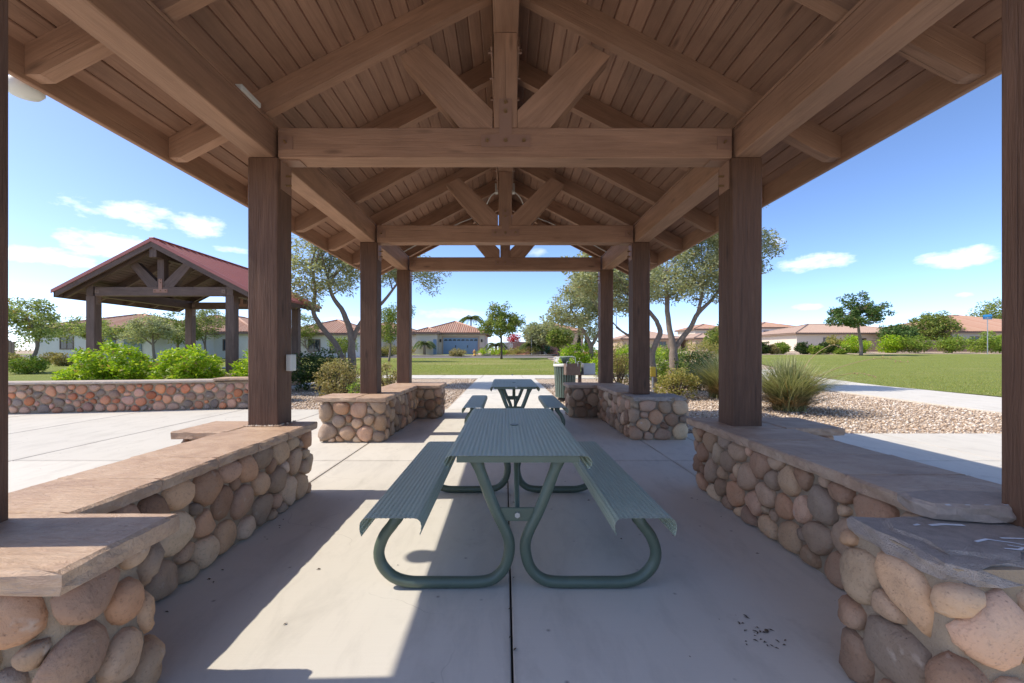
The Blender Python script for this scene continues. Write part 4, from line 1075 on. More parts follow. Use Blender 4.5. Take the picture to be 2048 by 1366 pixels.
# trees round the left houses
d = 30
for i, (px, py, dd, ells, n, leaf, lab, tr) in enumerate([
    (45, 745, 26, [(50, 625, 1.4, 1.0), (28, 645, 1.1, .8), (85, 655, 1.1, .6)], 5500, LF_MESQ, 'airy tree with leaning trunk at far left edge', (75, 690)),
    (190, 715, 36, [(150, 655, 2.2, 1.0), (215, 660, 2.0, .9), (270, 668, 1.6, .7)], 8000, LF_MESQ, 'spreading pale mesquite behind the left pavilion post', (190, 690)),
    (310, 710, 34, [(305, 650, 1.3, .9), (330, 665, 1.2, .6), (280, 670, 1.1, .5)], 5500, LF_OLIVE, 'grey olive with thin trunks between the two bright bushes', (306, 690)),
    (355, 712, 40, [(355, 650, 1.5, 1.3), (372, 670, 1.4, .8)], 5000, LF_ASH, 'upright light green tree right of the grey olive', (356, 690)),
    (415, 712, 42, [(415, 640, 1.9, 1.2), (400, 668, 1.6, .8)], 5000, LF_MESQ, 'pale mesquite in front of the left tiled house', (410, 690)),
    (640, 712, 50, [(612, 652, 1.5, 1.5), (598, 680, 1.3, .9)], 4200, LF_ASH, 'light green tree beside the left olive', (612, 695)),
    (778, 712, 40, [(780, 645, 1.5, 1.4), (800, 625, 1.3, 1.0), (770, 668, 1.2, .8)], 6500, LF_ASH, 'young green tree between the far left posts', (781, 690)),
    (690, 712, 44, [(690, 690, 1.1, .8), (672, 684, .8, .6)], 3000, LF_ASH, 'low leafy tree under the left olive', (690, 705)),
]):
    bs = (V3(px, 0, dd)[0], dd, gz(V3(px, 0, dd)[0], dd))
    el = [(*V3(a, b, dd), r1, r1, r2) for a, b, r1, r2 in ells]
    tree('garden_tree', lab, bs, [([bs, V3(*tr, dd), V3(ells[0][0], ells[0][1], dd)], [.12, .09, .03]), ([V3(*tr, dd), V3(ells[-1][0], ells[-1][1], dd)], [.07, .03])], el, 80, .42, n, .17, leaf, BARKG, 60 + i, .4, 26, .035)
# bright green bushes behind the low wall
bush('green_bush', 'large bright green leafy bush behind the low stone wall', (V3(218, 0, 10.9)[0], 10.9, 0), 1.12, .8, 1.60, 15000, .085, LF_LIME, 71, .45, 260, .16)
bush('green_bush', 'bright green leafy bush between the pavilion posts behind the wall', (V3(376, 0, 11.1)[0], 11.1, 0), .86, .7, 1.58, 11000, .085, LF_LIME, 72, .45, 200, .16)
bush('green_bush', 'bright green bush half hidden behind the left post', (V3(512, 0, 11.6)[0], 11.6, 0), .6, .55, 1.42, 6500, .085, LF_LIME, 73, .45, 120, .15)
bush('small_bush', 'small dark green bush on the far left lawn', (V3(55, 0, 25)[0], 25, gz(-27, 25)), .95, .8, 1.1, 2600, .13, LF_HEDGE, 74)
for i, (px, py, dd, rx, h, lf, lab) in enumerate([(100, 0, 38, .9, .9, LF_TAN, 'brownish clipped bush before the stone clad house'), (125, 0, 33, .8, 1.0, LF_TAN, 'olive brown bush by the left garden steps'), (20, 0, 34, 1.0, 1.0, LF_YEL, 'yellow green bush at the left edge')]):
    x = V3(px, 0, dd)[0]; bush('garden_bush', lab, (x, dd, gz(x, dd)), rx, rx * .8, h, 1600, .15, lf, 75 + i)
bush('dark_hedge', 'dense dark green hedge behind the left post', (-6.2, 14.6, 0), 1.2, .8, 1.45, 7000, .085, LF_DARK, 81, .5, 80, .26)
bush('dry_shrub', 'sparse dry brownish shrub left of the far left post', (V3(680, 0, 11.6)[0], 11.6, 0), .72, .55, 1.16, 3600, .062, LF_TAN, 82, .5, 70, .17, stems=26)
bush('dry_shrub', 'sparse dark shrub between the two far left posts', (V3(778, 0, 12.3)[0], 12.3, 0), .55, .5, 1.05, 2300, .06, LF_TAN, 83, .5, 50, .16, stems=22)
bush('small_bush', 'small fresh green plant at the foot of the far left wall', (V3(712, 0, 10.7)[0], 10.7, 0), .24, .22, .55, 900, .05, LF_HEDGE, 84, .5, 20, .09)
# right side planting
bush('round_hedge', 'clipped round green hedge behind the litter bin', (V3(1160, 0, 24.5)[0], 24.5, 0), 1.3, 1.0, 1.85, 8500, .11, LF_LIME, 85, .45, 90, .3)
bush('round_hedge', 'clipped round green hedge right of the first', (V3(1222, 0, 22.8)[0], 22.8, 0), 1.15, .9, 1.75, 7500, .11, LF_LIME, 86, .45, 80, .28)
bush('dry_shrub', 'tall pale oleander shrub between the far right posts', (V3(1238, 0, 15.5)[0], 15.5, 0), .75, .6, 1.75, 3800, .075, LF_TAN, 87, .35, 60, .22, stems=22)
bush('yellow_shrub', 'yellowing twiggy shrub right of the far right pier', (V3(1352, 0, 12.0)[0], 12.0, 0), .58, .5, .95, 3000, .06, LF_YEL, 88, .5, 55, .16, stems=26)
bush('dark_hedge', 'dark green shrub behind the yellowing shrub', (V3(1395, 0, 14.4)[0], 14.4, 0), .8, .6, 1.35, 4200, .08, LF_DARK, 89, .5, 60, .22)
bush('green_bush', 'mid green shrub under the forked olive', (V3(1330, 0, 16.8)[0], 16.8, 0), 1.0, .7, 1.3, 3600, .09, LF_HEDGE, 90, .45, 60, .24)
bush('flowering_shrub', 'shrub with pale pink flowers behind the yucca', (V3(1398, 0, 19.5)[0], 19.5, 0), 1.1, .8, 1.4, 4200, .09, island_mat('pink_tipped_leaf', (.12, .16, .06), (.55, .38, .34), .3, .55, (.16, .20, .07)), 91, .5, 60, .26)
for i, (px, dd, rx, h, lf) in enumerate([(1290, 34, 1.5, 1.7, LF_LIME), (1340, 36, 1.6, 1.6, LF_HEDGE), (1405, 38, 1.9, 2.0, LF_YEL), (1250, 30, 1.2, 1.6, LF_LIME)]):
    x = V3(px, 0, dd)[0]; bush('garden_bush', ['lime green bush seen left of the dark leaning olive', 'mid green bush seen through the olive fork', 'yellow green bush right of the olive fork', 'lime green bush between the far right posts'][i], (x, dd, gz(x, dd)), rx, rx * .8, h, 2600, .16, lf, 95 + i)

def yucca(label, base, n, h, spread, seed, stalks):
    T = thing('red_yucca', label, 'yucca', base); r = np.random.RandomState(seed); x, y, z = base
    V = []; F = []; 
    def blades(n, h, sp, w, lo):
        V = []; F = []
        for k in range(n):
            a = r.rand() * 6.283; e = lo + (1 - lo) * r.rand(); hh = h * r.uniform(.6, 1.1); out = sp * e * hh
            o = np.array([x + r.normal() * .10, y + r.normal() * .10, z]); dirv = np.array([math.cos(a), math.sin(a), 0]); sd = np.array([-math.sin(a), math.cos(a), 0])
            b = len(V); ns = 4
            for i in range(ns + 1):
                t = i / ns; p = o + dirv * out * t ** 1.35 + np.array([0, 0, hh * (t - .42 * e * t * t)]); ww = w * (1 - t ** 2 * .92)
                V.append(p - sd * ww); V.append(p + sd * ww)
            for i in range(ns): F.append((b + 2 * i, b + 2 * i + 1, b + 2 * i + 3, b + 2 * i + 2))
        return V, F
    v, f = blades(n, h, spread, .009, .05); mk('leaf_blades', mesh_np('leaf_blades', v, f), LF_YUC, T)
    v, f = blades(n // 4, h * .42, spread * 1.9, .010, .5); mk('dead_blades', mesh_np('dead_blades', v, f), LF_DRY, T)
    for a, ln, rise in stalks:
        dx, dy = math.cos(a), math.sin(a)
        pts = rounded_path([(x, y, z + .3), (x + dx * ln * .35, y + dy * ln * .35, z + rise * .75), (x + dx * ln * .75, y + dy * ln * .75, z + rise), (x + dx * ln, y + dy * ln, z + rise * .93)])
        st = MB().tube(pts, list(np.linspace(.010, .004, len(pts))), 5).build('flower_stalk', LF_DRY, T)
        for q in range(6):
            p = pts[-1 - q]; MB().lathe([(0, -.02), (.016, 0), (0, .025)], 5, (p.x + r.normal() * .02, p.y, p.z + r.normal() * .02)).build('seed_pod', LF_DRY, st)
    return T
yucca('big red yucca clump right of the right post', (V3(1578, 0, 9.6)[0], 9.6, 0), 2400, 1.25, 1.3, 5, [(-.15, 2.3, 1.15), (.25, 1.6, 1.45), (-.5, 1.5, .85)])
yucca('spiky yucca clump left of the right post', (V3(1446, 0, 12.2)[0], 12.2, 0), 2000, 1.35, 1.2, 6, [(2.8, 1.2, 1.4)])

# clipped shrubs and bushes along the far right edge
row = [(1528, 56, 1.0, 1.9, LF_DARK, 'dark clipped bush first in the row right of the post'), (1545, 56, .9, 1.2, LF_TAN, 'low brownish bush second in the row'), (1562, 57, 1.5, 1.6, LF_HEDGE, 'round clipped bush third in the row'), 
       (1608, 56, 1.45, 1.6, LF_DARK, 'round dark clipped bush right of the lamp post'), 
       (1632, 55, 1.2, 1.1, LF_HEDGE, 'low green bush before the bright bush'), (1658, 56, 1.5, 1.5, LF_DARK, 'dark round bush left of the lone tree'), (1672, 60, 2.4, 2.5, LF_YEL, 'yellow flowering bush left of the lone tree'), (1683, 55, 1.4, 1.1, LF_HEDGE, 'low grey green bush beside the lone tree trunk'),
       (1708, 58, 2.6, 2.4, LF_LIME, 'wide lime bush behind the lone tree trunk'), (1780, 58, 2.0, 2.6, LF_LIME, 'small tree like bush before the block wall'), (1830, 57, 2.6, 2.5, LF_HEDGE, 'broad green bush below the big round tree'),
       (1902, 57, 2.3, 2.5, LF_HEDGE, 'rounded green bush right of the big round tree'), (1968, 58, 2.6, 2.9, LF_HEDGE, 'green bush behind the street sign pole'), (2015, 58, 2.0, 2.6, LF_LIME, 'green bush at the right edge behind the post')]
for i, (px, dd, rx, h, lf, lab) in enumerate(row):
    x = V3(px, 0, dd)[0]; bush('border_bush', lab, (x, dd, gz(x, dd)), rx * .70, rx * .68, h * .95, 3400, .22, lf, 110 + i, .5, 50, min(rx, h) * .24, group='bushes along the far right border', stems=3)
for i, (px, py, dd, r1, r2, lf, lab) in enumerate([(1866, 658, 66, 2.8, 2.5, LF_ASH, 'big round green tree before the tiled houses'), (1995, 640, 78, 3.6, 3.6, LF_ASH, 'tall green tree at the right edge behind the tiled roof'), (1795, 668, 66, 2.2, 1.2, LF_DKTREE, 'dark bushy tree between the houses'), (1975, 655, 90, 1.5, 1.6, LF_ASH, 'small tree left of the tall right tree'),
                                                     (1450, 680, 60, 2.6, 2.0, LF_ASH, 'green tree hidden behind the right post'), (1118, 674, 54, 1.5, 1.1, LF_ASH, 'light green tree before the brown house'), (1085, 668, 58, 2.4, 1.5, LF_OLIVE, 'olive green tree beside the block wall')]):
    x = V3(px, 0, dd)[0]; g = gz(x, dd); c = V3(px, py, dd)
    tree('garden_tree', lab, (x, dd, g), [([(x, dd, g), (x, dd, (g + c[2]) / 2), c], [.2, .16, .06])], [(*c, r1, r1, r2)], 130, r1 * .27, 8000, .30, lf, BARK, 140 + i, .5, 14, .05)
# far treeline
def treeline():
    r = np.random.RandomState(3); C = []; R = []
    for k in range(150):
        x = r.uniform(62, 130) if k < 90 else r.uniform(-160, -40); y = r.uniform(118, 130); q = r.uniform(1.6, 3.2)
        C.append((x, y, 1.6 + r.rand() ** 1.5 * 4.2)); R.append((q, q, q * .8))
    v, f = leaf_cloud(C, R, 14000, .6, .6, 9); return mk('far_treeline', mesh_np('far_treeline', v, f), LF_ASH, kind='stuff')
tag(treeline(), 'far band of green trees on the horizon', 'trees')
# cypresses
for i, (px, top, dd) in enumerate([(1093, 660, 70), (1116, 656, 72), (1124, 662, 74), (1131, 660, 70), (1158, 662, 68), (1172, 665, 70)]):
    x = V3(px, 0, dd)[0]; g = gz(x, dd); zt = V3(px, top, dd)[2]; T = thing('cypress_tree', ['thin cypress left of the cypress row', 'tallest cypress beside the brown house', 'cypress third from the left', 'cypress fourth from the left', 'cypress behind the mesquite', 'rightmost cypress near the post'][i], 'tree', (x, dd, g), 'slim cypress trees in the centre distance')
    C = [(x, dd, g + .5 + (zt - g - .6) * k / 11) for k in range(12)]; R = [(.42 * (1 - .06 * k) * (.6 if i == 0 else 1), .42 * (1 - .06 * k), .5) for k in range(12)]
    v, f = leaf_cloud(C, R, 1300, .2, .4, 200 + i, 1.5, -1.2); mk('crown', mesh_np('crown', v, f), LF_CYP, T)
    MB().cyl((x, dd, g), (x, dd, zt - .5), .08, .03, 6).build('trunk', BARK, T)
# palms
def palm(label, base, zc, fr, n, seed, name='palm_tree'):
    T = thing(name, label, 'palm', base); x, y, z = base; r = random.Random(seed)
    MB().tube([(x, y, z), (x, y, (z + zc) / 2), (x, y, zc)], [.2, .16, .14], 8).build('trunk', BARKG, T, smooth=True)
    for k in range(n):
        a = 2 * math.pi * k / n + r.uniform(-.2, .2); up = r.uniform(.1, 1.2); d0 = Vector((math.cos(a), math.sin(a), 0)); sd = Vector((-math.sin(a), math.cos(a), 0))
        V = []; F = []; ns = 14
        for i in range(ns):
            t = i / ns; p = Vector((x, y, zc)) + d0 * fr * t + Vector((0, 0, fr * (up * t - (.55 + up * .8) * t * t)))
            for s in (-1, 1):
                for q in range(2):
                    b = len(V); tip = p + sd * s * fr * .24 * (1 - t * .6) + d0 * fr * .10 + Vector((0, 0, -fr * .12)); pp = p + d0 * fr * .045 * q
                    V += [pp - d0 * fr * .02, pp + d0 * fr * .045, tip + d0 * fr * .045 * q]; F.append((b, b + 1, b + 2))
        mk('frond', mesh_py('frond', V, F), LF_PALM, T)
    return T
x = V3(942, 0, 86)[0]; palm('tall palm rising behind the garage roof', (x, 86, 1.4), V3(942, 636, 86)[2], 2.6, 30, 1)
x = V3(849, 0, 58)[0]; palm('small palm by the garage wall', (x, 58, gz(x, 58)), V3(849, 687, 58)[2], 1.5, 26, 2)
x = V3(992, 0, 60)[0]; palm('bushy palm right of the garage', (x, 60, gz(x, 60)), V3(992, 690, 60)[2], 1.6, 30, 3)
x = V3(1062, 0, 58)[0]; palm('low palm by the block wall gate', (x, 58, gz(x, 58)), V3(1062, 690, 58)[2], 1.7, 30, 4)
x = V3(1930, 0, 110)[0]; palm('distant palm behind the right houses', (x, 110, 1.6), V3(1930, 650, 110)[2], 2.4, 16, 5)
x = V3(270, 0, 60)[0]; palm('distant palm behind the left houses', (x, 60, 1), V3(272, 640, 60)[2], 1.6, 16, 6)
x = V3(500, 0, 80)[0]; palm('distant palm above the left tiled roof', (x, 80, 1), V3(494, 652, 80)[2], 1.8, 14, 7)
# beds near the garage
for i, (px, dd, rx, h, lf, lab) in enumerate([(815, 60.5, 3.0, 1.2, LF_YEL, 'yellow flowering hedge by the garage wall'), (770, 52, 1.6, 1.5, LF_YEL, 'yellow flowering shrub between the posts'), (985, 56.5, 2.3, 1.0, LF_LIME, 'low lime shrub beside the hydrant'), (1030, 57, 3.2, 1.1, LF_YEL, 'low yellow flowering bed before the block wall'),
                                               (1085, 60, 1.8, 1.6, LF_DARK, 'dark rounded bush beside the teal bin'), (915, 53, 1.2, .9, LF_TAN, 'tuft of dry ornamental grass before the garage')]):
    x = V3(px, 0, dd)[0]; bush('garden_bush', lab, (x, dd, gz(x, dd) + .1), rx, min(rx, 1.2), h, 2200, .16, lf, 170 + i, .4, 50, h * .3)
x = V3(1027, 0, 64)[0]; bush('bougainvillea', 'red bougainvillea above the block wall', (x, 64, gz(x, 64) + 1.6), 1.2, .7, 1.5, 1200, .2, LF_RED, 180)

# ------------------------------------------------------------------ houses
def window(parent, x0, x1, z0, z1, y, ny=-1, frame=TRIM):
    """window on a wall facing -y at plane y"""
    w = .09; m = MB().box(x0, x1, y - .05, y + .02, z0, z0 + w).box(x0, x1, y - .05, y + .02, z1 - w, z1).box(x0, x0 + w, y - .05, y + .02, z0 + w, z1 - w).box(x1 - w, x1, y - .05, y + .02, z0 + w, z1 - w)
    m.box((x0 + x1) / 2 - .03, (x0 + x1) / 2 + .03, y - .045, y + .02, z0 + w, z1 - w)
    f = m.build('window', frame, parent); MB().box(x0 + w * .6, x1 - w * .6, y - .018, y - .006, z0 + w * .6, z1 - w * .6).build('pane', GLASS, f)
def hip_roof(P, x0, x1, y0, y1, z, pitch, mat=None, step=.30):
    mat = mat or TILE; W, D = x1 - x0, y1 - y0; h = min(W, D) / 2; zr = z + h * pitch
    if W >= D: r0, r1 = (x0 + h, (y0 + y1) / 2), (x1 - h, (y0 + y1) / 2)
    else: r0, r1 = ((x0 + x1) / 2, y0 + h), ((x0 + x1) / 2, y1 - h)
    V = [(x0, y0, z), (x1, y0, z), (x1, y1, z), (x0, y1, z), (*r0, zr), (*r1, zr)] + [(x0, y0, z - .18), (x1, y0, z - .18), (x1, y1, z - .18), (x0, y1, z - .18)]
    F = [(0, 1, 5, 4), (1, 2, 5), (2, 3, 4, 5), (3, 0, 4)] if W >= D else [(0, 1, 4), (1, 2, 5, 4), (2, 3, 5), (3, 0, 4, 5)]
    F += [(6, 7, 1, 0), (7, 8, 2, 1), (8, 9, 3, 2), (9, 6, 0, 3), (9, 8, 7, 6)]
    roof = mk('roof', mesh_py('roof', V, F), TRIM, P)
    m = MB()
    def column(o, along, up, t, run):
        if run < .2: return
        c = Vector(o) + along * t; L = up * run + Vector((0, 0, pitch * run)); b = len(m.v); rr = step * .5
        nl = max(1, int(run / .9))
        for q in range(nl + 1):
            for k in range(5):
                a = math.pi * k / 4; m.v.append(tuple(c + L * (q / nl) + along * (math.cos(a) * rr) + Vector((0, 0, .012 + math.sin(a) * .10))))
        for q in range(nl):
            for k in range(4): i = b + q * 5 + k; m.f.append((i, i + 1, i + 6, i + 5))
    for o, al, up, ln, in (((x0, y0, z), Vector((1, 0, 0)), Vector((0, 1, 0)), W), ((x0, y1, z), Vector((1, 0, 0)), Vector((0, -1, 0)), W), ((x0, y0, z), Vector((0, 1, 0)), Vector((1, 0, 0)), D), ((x1, y0, z), Vector((0, 1, 0)), Vector((-1, 0, 0)), D)):
        n = int(ln / step)
        for k in range(n):
            t = (k + .5) * ln / n; column(o, al, up, t, min(h, t, ln - t))
    m.build('roof_tiles', mat, roof, smooth=True, kind='stuff')
    m = MB()
    for a, b in ((V[0], V[4]), (V[3], V[4] if W >= D else V[5]), (V[1], V[5] if W >= D else V[4]), (V[2], V[5]), (V[4], V[5])):
        a, b = Vector(a), Vector(b)
        if (a - b).length > .1: m.tube([a + Vector((0, 0, .1)), b + Vector((0, 0, .1))], [.13, .13], 6)
    m.build('ridge_tiles', mat, roof, smooth=True)
def house(name, label, x0, x1, y0, y1, zb, wh, pitch, wall, wins=(), oh=.55, tile=None, cat='house'):
    P = thing(name, label, cat, ((x0 + x1) / 2, (y0 + y1) / 2, zb))
    MB().box(x0, x1, y0, y1, zb - .6, zb + wh).build('wall', wall, P)
    hip_roof(P, x0 - oh, x1 + oh, y0 - oh, y1 + oh, zb + wh + .05, pitch, tile)
    for a, b, c, d_ in wins: window(P, a, b, zb + c, zb + d_, y0)
    return P
# garage house
D = 61.0; G = .92
gh = house('tiled_house', 'cream house with blue double garage door and tiled roof', -12.3, -2.9, D, D + 12, G, 2.95, .36, STUCCO, ())
MB().box(-12.3, -9.4, D - 1.6, D - .002, G - .5, G + 2.9).build('side_wing', STUCCO, gh)
hip_roof(gh, -12.8, -8.95, D - 2.1, D + 2.2, G + 2.98, .36)
gd = MB().box(-8.75, -3.85, D - .02, D + .1, G, G + 2.35).build('garage_door', BLUE, gh)
for r_ in range(3):
    for c_ in range(4):
        xx = -8.68 + c_ * 1.205; MB().box(xx, xx + 1.14, D - .045, D - .021, G + .06 + r_ * .58, G + .58 + r_ * .58).build('panel', BLUE, gd)
for c_ in range(8):
    xx = -8.62 + c_ * .605; V = [(xx, D - .03, G + 1.92)] + [(xx + .24 - .24 * math.cos(math.pi * k / 6), D - .03, G + 2.02 + .14 * math.sin(math.pi * k / 6)) for k in range(7)] + [(xx + .48, D - .03, G + 1.92)]
    mk('pane', mesh_py('pane', V, [tuple(range(len(V)))]), GLASS, gd)
for xx in (-7.0, -5.3): MB().box(xx - .05, xx + .05, D - .07, D - .046, G + .95, G + 1.3).build('handle', SOIL, gd)
MB().box(-8.95, -8.76, D - .08, D - .0, G, G + 2.36).box(-3.84, -3.65, D - .08, D, G, G + 2.36).box(-8.95, -3.65, D - .08, D, G + 2.362, G + 2.6).build('door_frame', STUCCOT, gh)
MB().box(-9.9, -9.45, D - 1.66, D - 1.602, G, G + 2.1).build('side_door', BLUE, gh)
for xx in (-9.15, -3.3):
    MB().box(xx - .09, xx + .09, D - .2, D - .003, G + 1.75, G + 2.15).build('wall_lamp', SOIL, gh)
MB().box(-3.75, -3.15, D - .09, D - .003, G, G + 1.0).build('stone_plinth', STUCCOT, gh)
house('tiled_house', 'white wing of the garage house behind the far left post', -24.5, -12.9, 63.5, 75, 1.0, 2.9, .32, STUCCOW, ((-20, -18.5, .9, 2.2),))
house('tiled_house', 'white tiled house behind the left olive tree', -26.5, -17.2, 51.5, 62, .7, 2.7, .36, STUCCOW, ((-23.6, -22.1, .6, 2.1), (-21.0, -20.2, .4, 2.1)))
house('tiled_house', 'white tiled house seen right of the red roofed pavilion', -38.5, -28.0, 48, 60, .6, 2.8, .36, STUCCOW, ((-36, -34.6, .8, 2.1), (-31.5, -30.3, .8, 2.1)))
h4 = house('tiled_house', 'low white tiled house behind the two bright bushes', -45.0, -33.0, 52.5, 64, .65, 3.1, .36, STUCCOW, ((-42, -40.6, .8, 2.2),))
h5 = house('stone_clad_house', 'grey white house with stone clad pier at far left', -43.5, -32.5, 39.8, 50, .4, 2.9, .3, STUCCOW, ((-41.2, -39.9, 1.1, 2.3),))
MB().box(-38.4, -37.2, 39.6, 39.797, .2, 3.1).build('stone_pier', BLOCK, h5); MB().box(-36.9, -36.0, 39.7, 39.797, .5, 2.8).build('shutter', BLUEG, h5); MB().box(-35.2, -33.6, 39.7, 39.797, .5, 2.8).build('shutter', BLUEG, h5)
gt = thing('arched_gate', 'brown arched metal gate at the far left house', 'gate', (-45, 38.5, .4))
for k in range(9):
    x0_ = -46.2 + k * .26; MB().box(x0_, x0_ + .22, 38.45, 38.5, .35, 2.1 + .45 * math.sin(math.pi * (k + .5) / 9)).build('slat', TRIM, gt)
# brown two-storey house in the centre distance
h6 = house('two_storey_house', 'brown two storey house behind the cypresses', 5.2, 17.5, 96, 108, 1.3, 4.6, .3, STUCCOT, ((6.8, 8.0, 2.6, 3.9), (13.2, 14.4, 2.6, 3.9), (9.8, 11.8, .2, 2.4)))
house('two_storey_house', 'two storey house seen behind the forked olive', 42.5, 49.5, 96, 106, 1.4, 4.9, .3, STUCCO, ((44, 45.2, 2.9, 4.1), (46.6, 47.6, 2.9, 4.1)))
h7 = house('two_storey_house', 'white two storey house with solar panel right of the post', 61, 70.5, 104, 115, 1.7, 5.4, .28, STUCCOW, ((62.5, 63.8, 3.2, 4.7), (66.2, 67.0, 3.2, 4.7), (68.4, 69.2, 3.2, 4.7)))
MB().box(64.6, 67.6, 106.4, 108.6, 7.9, 7.98).build('solar_panel', SOLAR, h7)
house('low_wing', 'low tiled wing before the white two storey house', 58, 68.5, 100, 103.4, 1.6, 2.6, .3, STUCCO, ())
house('tiled_house', 'long low tan tiled house behind the lone tree', 47.5, 66.5, 70, 82, 1.5, 2.75, .26, STUCCO, ((51.8, 53.4, .9, 2.1), (56.6, 57.3, 1.0, 2.0), (58, 58.8, 1.0, 2.0), (60.8, 62.8, .3, 2.2)), .6, TILEP)
house('tiled_house', 'low wing of the tan house at its left end', 50.5, 61.0, 84, 92, 1.5, 2.5, .26, STUCCO, ((53.5, 54.6, 1, 2.0), (57.5, 58.6, 1, 2.0)), .6, TILEP)
house('tiled_house', 'large red tiled house at the right edge', 66.5, 88, 64, 84, 1.5, 2.7, .30, STUCCO, ((69.2, 70.6, 1, 2.1), (75, 76.5, 1, 2.1)))
house('tiled_house', 'far tiled house between the far right posts', 24, 36, 88, 98, 1.4, 2.5, .3, STUCCOT, ((27, 28.5, .9, 2), (31.5, 33, .9, 2)), .5, TILEP)
house('tiled_house', 'far tiled house left of the forked olive trunk', 37.2, 42.0, 84, 94, 1.4, 2.5, .3, STUCCOT, ((38.6, 39.8, .9, 2),), .5, TILEP)
# garden walls
def block_wall(label, x0, x1, y, zb, h):
    P = thing('block_wall', label, 'wall', ((x0 + x1) / 2, y, zb)); MB().box(x0, x1, y, y + .2, zb - .4, zb + h).build('wall_panel', BLOCK, P)
    n = max(1, int((x1 - x0) / 4))
    for k in range(n + 1):
        x = x0 + (x1 - x0) * k / n; MB().box(x - .22, x + .22, y - .06, y + .26, zb - .4, zb + h + .08).build('pilaster', BLOCK, P)
    MB().box(x0, x1, y - .03, y + .23, zb + h + .002, zb + h + .06).build('coping', BLOCK, P); return P
block_wall('pink block garden wall right of the lone tree', 51.5, 75, 62.5, 1.35, 1.55)
block_wall('brown block wall with coping behind the low palm', 1.5, 9, 62, .95, 1.7)
gt = thing('garden_gate', 'rust red metal gate beside the garage house', 'gate', (.0, 62, .95))
for k in range(14): MB().box(-.9 + k * .17, -.9 + k * .17 + .15, 61.98, 62.02, .95, 2.65).build('slat', simple('rust_red_paint', (.26, .10, .075), .6) if k == 0 else MATS['rust_red_paint'], gt)

# ------------------------------------------------------------------ street furniture
def street_sign(label, px, top, dd, w):
    x = V3(px, 0, dd)[0]; g = gz(x, dd); zt = V3(px, top, dd)[2]; P = thing('street_sign', label, 'sign', (x, dd, g))
    MB().cyl((x, dd, g), (x, dd, zt - .25), .045, seg=8).build('pole', STEEL, P)
    a = MB().box(x - w / 2, x + w / 2, dd - .012, dd + .012, zt - .52, zt - .2).build('sign_blade', SIGNB, P)
    MB().box(x - w * .32, x + w * .32, dd - .017, dd - .0125, zt - .40, zt - .33).build('lettering', SIGNW, a)
    MB().box(x - .012, x + .012, dd - w * .45, dd + w * .45, zt - .195, zt + .05).build('sign_blade', SIGNB, P)
street_sign('blue street name sign on a pole at the right', 1975, 630, 52, 1.1)
street_sign('blue street name sign in the centre distance', 1063, 660, 57, 1.2)
x = V3(1588, 0, 80)[0]; lp = thing('street_lamp', 'tall dark street lamp behind the border bushes', 'lamp', (x, 80, 1.4))
MB().cyl((x, 80, 1.3), (x, 80, 5.5), .09, .06, 8).build('pole', TRIM, lp); MB().box(x - .55, x + .06, 79.85, 80.15, 5.45, 5.62).build('lamp_head', TRIM, lp)
x = V3(949, 0, 55.6)[0]; g = gz(x, 55.6) + .1; fh = thing('fire_hydrant', 'yellow fire hydrant with orange cap before the garage', 'hydrant', (x, 55.6, g))
MB().lathe([(.0, 0), (.19, 0), (.19, .05), (.12, .07), (.12, .48), (.15, .50), (.15, .55), (.0, .55)], 12, (x, 55.6, g)).build('barrel', YELL, fh, smooth=True)
MB().lathe([(.14, .552), (.13, .63), (.07, .70), (.03, .72), (.03, .77), (0, .77)], 12, (x, 55.6, g)).build('bonnet', ORNG, fh, smooth=True)
for s in (-1, 1): MB().cyl((x, 55.6, g + .4), (x + s * .24, 55.6, g + .4), .065, .075, 10).build('outlet', ORNG, fh)
MB().cyl((x, 55.6, g + .36), (x, 55.33, g + .36), .085, .085, 10).build('outlet', ORNG, fh)
x = V3(1095, 0, 62)[0]; g = gz(x, 62); tb = thing('wheelie_bin', 'teal wheeled waste bin near the cypresses', 'bin', (x, 62, g))
mm = MB(); b0 = [(x - .26, 61.7), (x + .26, 61.7), (x + .26, 62.3), (x - .26, 62.3)]; b1 = [(x - .36, 61.62), (x + .36, 61.62), (x + .36, 62.38), (x - .36, 62.38)]
mm.add([(*p, g + .06) for p in b0] + [(*p, g + 1.15) for p in b1], [(3, 2, 1, 0), (4, 5, 6, 7), (0, 1, 5, 4), (1, 2, 6, 5), (2, 3, 7, 6), (3, 0, 4, 7)]).build('body', BINT, tb)
MB().box(x - .39, x + .39, 61.58, 62.42, g + 1.155, g + 1.25).build('lid', simple('green_lid', (.10, .22, .05), .5), tb)
for s in (-1, 1): MB().cyl((x + s * .25, 62.32, g + .12), (x + s * .32, 62.32, g + .12), .12, seg=12).build('wheel', SOIL, tb)
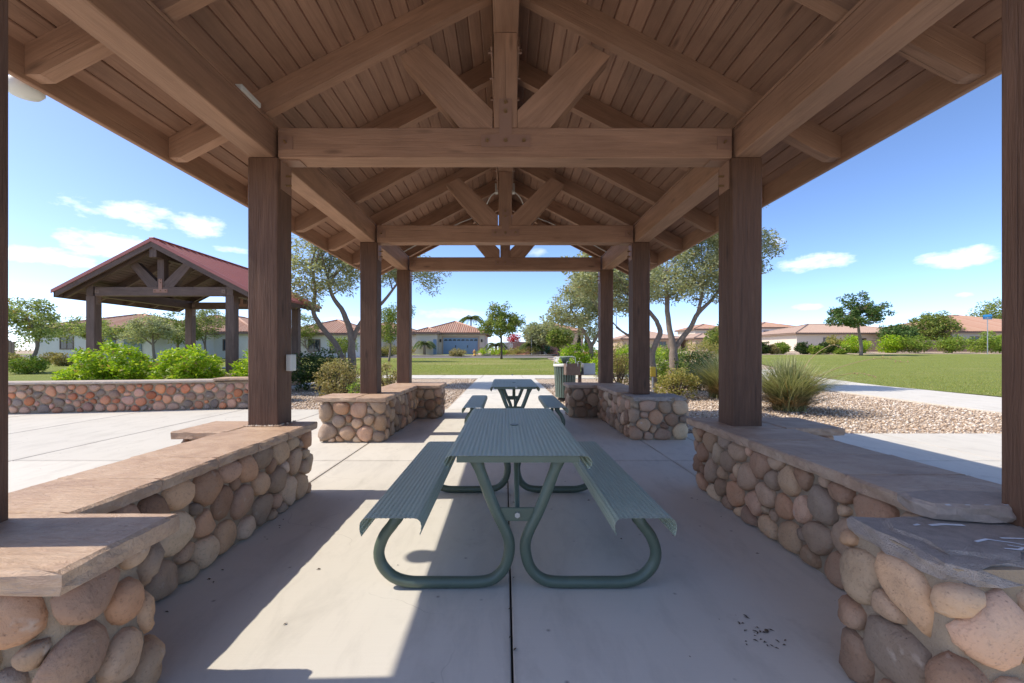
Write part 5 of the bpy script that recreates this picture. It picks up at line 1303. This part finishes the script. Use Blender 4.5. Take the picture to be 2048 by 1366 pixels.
def boulder(label, x, y, s, seed):
    r = random.Random(seed); m = MB(); n, k = 10, 6; off = Vector((seed * 3.1, 0, 0))
    for j in range(k + 1):
        ph = math.pi * j / k
        for i in range(n):
            a = 2 * math.pi * i / n; v = Vector((math.sin(ph) * math.cos(a), math.sin(ph) * math.sin(a), math.cos(ph))); q = s * (1 + .35 * mnoise.noise(v * 1.4 + off))
            m.v.append((x + v.x * q * 1.3, y + v.y * q, gz(x, y) + .2 + v.z * q * .62))
    for j in range(k):
        for i in range(n): m.f.append((j * n + i, j * n + (i + 1) % n, (j + 1) * n + (i + 1) % n, (j + 1) * n + i))
    return tag(m.build('boulder', simple('pale_boulder_%d' % seed, (.50, .40, .32), .85, 0, .2, .15, 5, .4), smooth=True), label, 'boulder')
for i, (px, dd, s, lab) in enumerate([(965, 56.5, .5, 'pale boulder right of the hydrant'), (974, 56.2, .42, 'second pale boulder right of the hydrant'), (1070, 59, .45, 'small boulder under the low palm'), (1082, 58.6, .62, 'large pale boulder beside the teal bin')]):
    boulder(lab, V3(px, 0, dd)[0], dd, s, i + 1)
# yellow marker seen between trunk and post
x = V3(1306, 0, 12.9)[0]; ym = thing('utility_marker', 'yellow plastic marker behind the far right post', 'marker', (x, 12.9, 0))
MB().cyl((x, 12.9, 0), (x, 12.9, .55), .03, seg=8).build('stake', STEEL, ym); v, f = cbox(.17, .06, .30, .02); mk('cover', mesh_py('cover', v, f), YELL, ym, Matrix.Translation((x, 12.9, .70)))

# seat walls of the second pavilion
for i, (o, lab) in enumerate([([(-12.85, 12.75), (-11.9, 12.75), (-11.9, 13.3), (-12.85, 13.3)], 'stone pier under the front left post of the red roofed pavilion'), ([(-8.95, 12.75), (-8.0, 12.75), (-8.0, 17.4), (-8.6, 17.4), (-8.6, 13.3), (-8.95, 13.3)], 'stone seat wall along the right side of the red roofed pavilion'),
                              ([(-12.85, 17.0), (-12.1, 17.0), (-12.1, 17.5), (-12.85, 17.5)], 'stone pier under the rear left post of the red roofed pavilion')]):
    w_ = thing('stone_seat_wall', lab, 'wall', (o[0][0], o[0][1], 0)); core(w_, inset(o, .07), WALLH); stones(w_, inset(o, .07), WALLH, .06, .12, 30 + i, 'tan'); cap_slab(w_, o, CAPZ, CAPT, 90 + i)
p2 = bpy.data.objects.new('pavilion_floor', None); link(p2); p2['kind'] = 'structure'
for i in range(3): slab_piece(-13.2 + i * 1.85, -11.35 + i * 1.85, 12.4, 18.2, .015, CONC, p2)
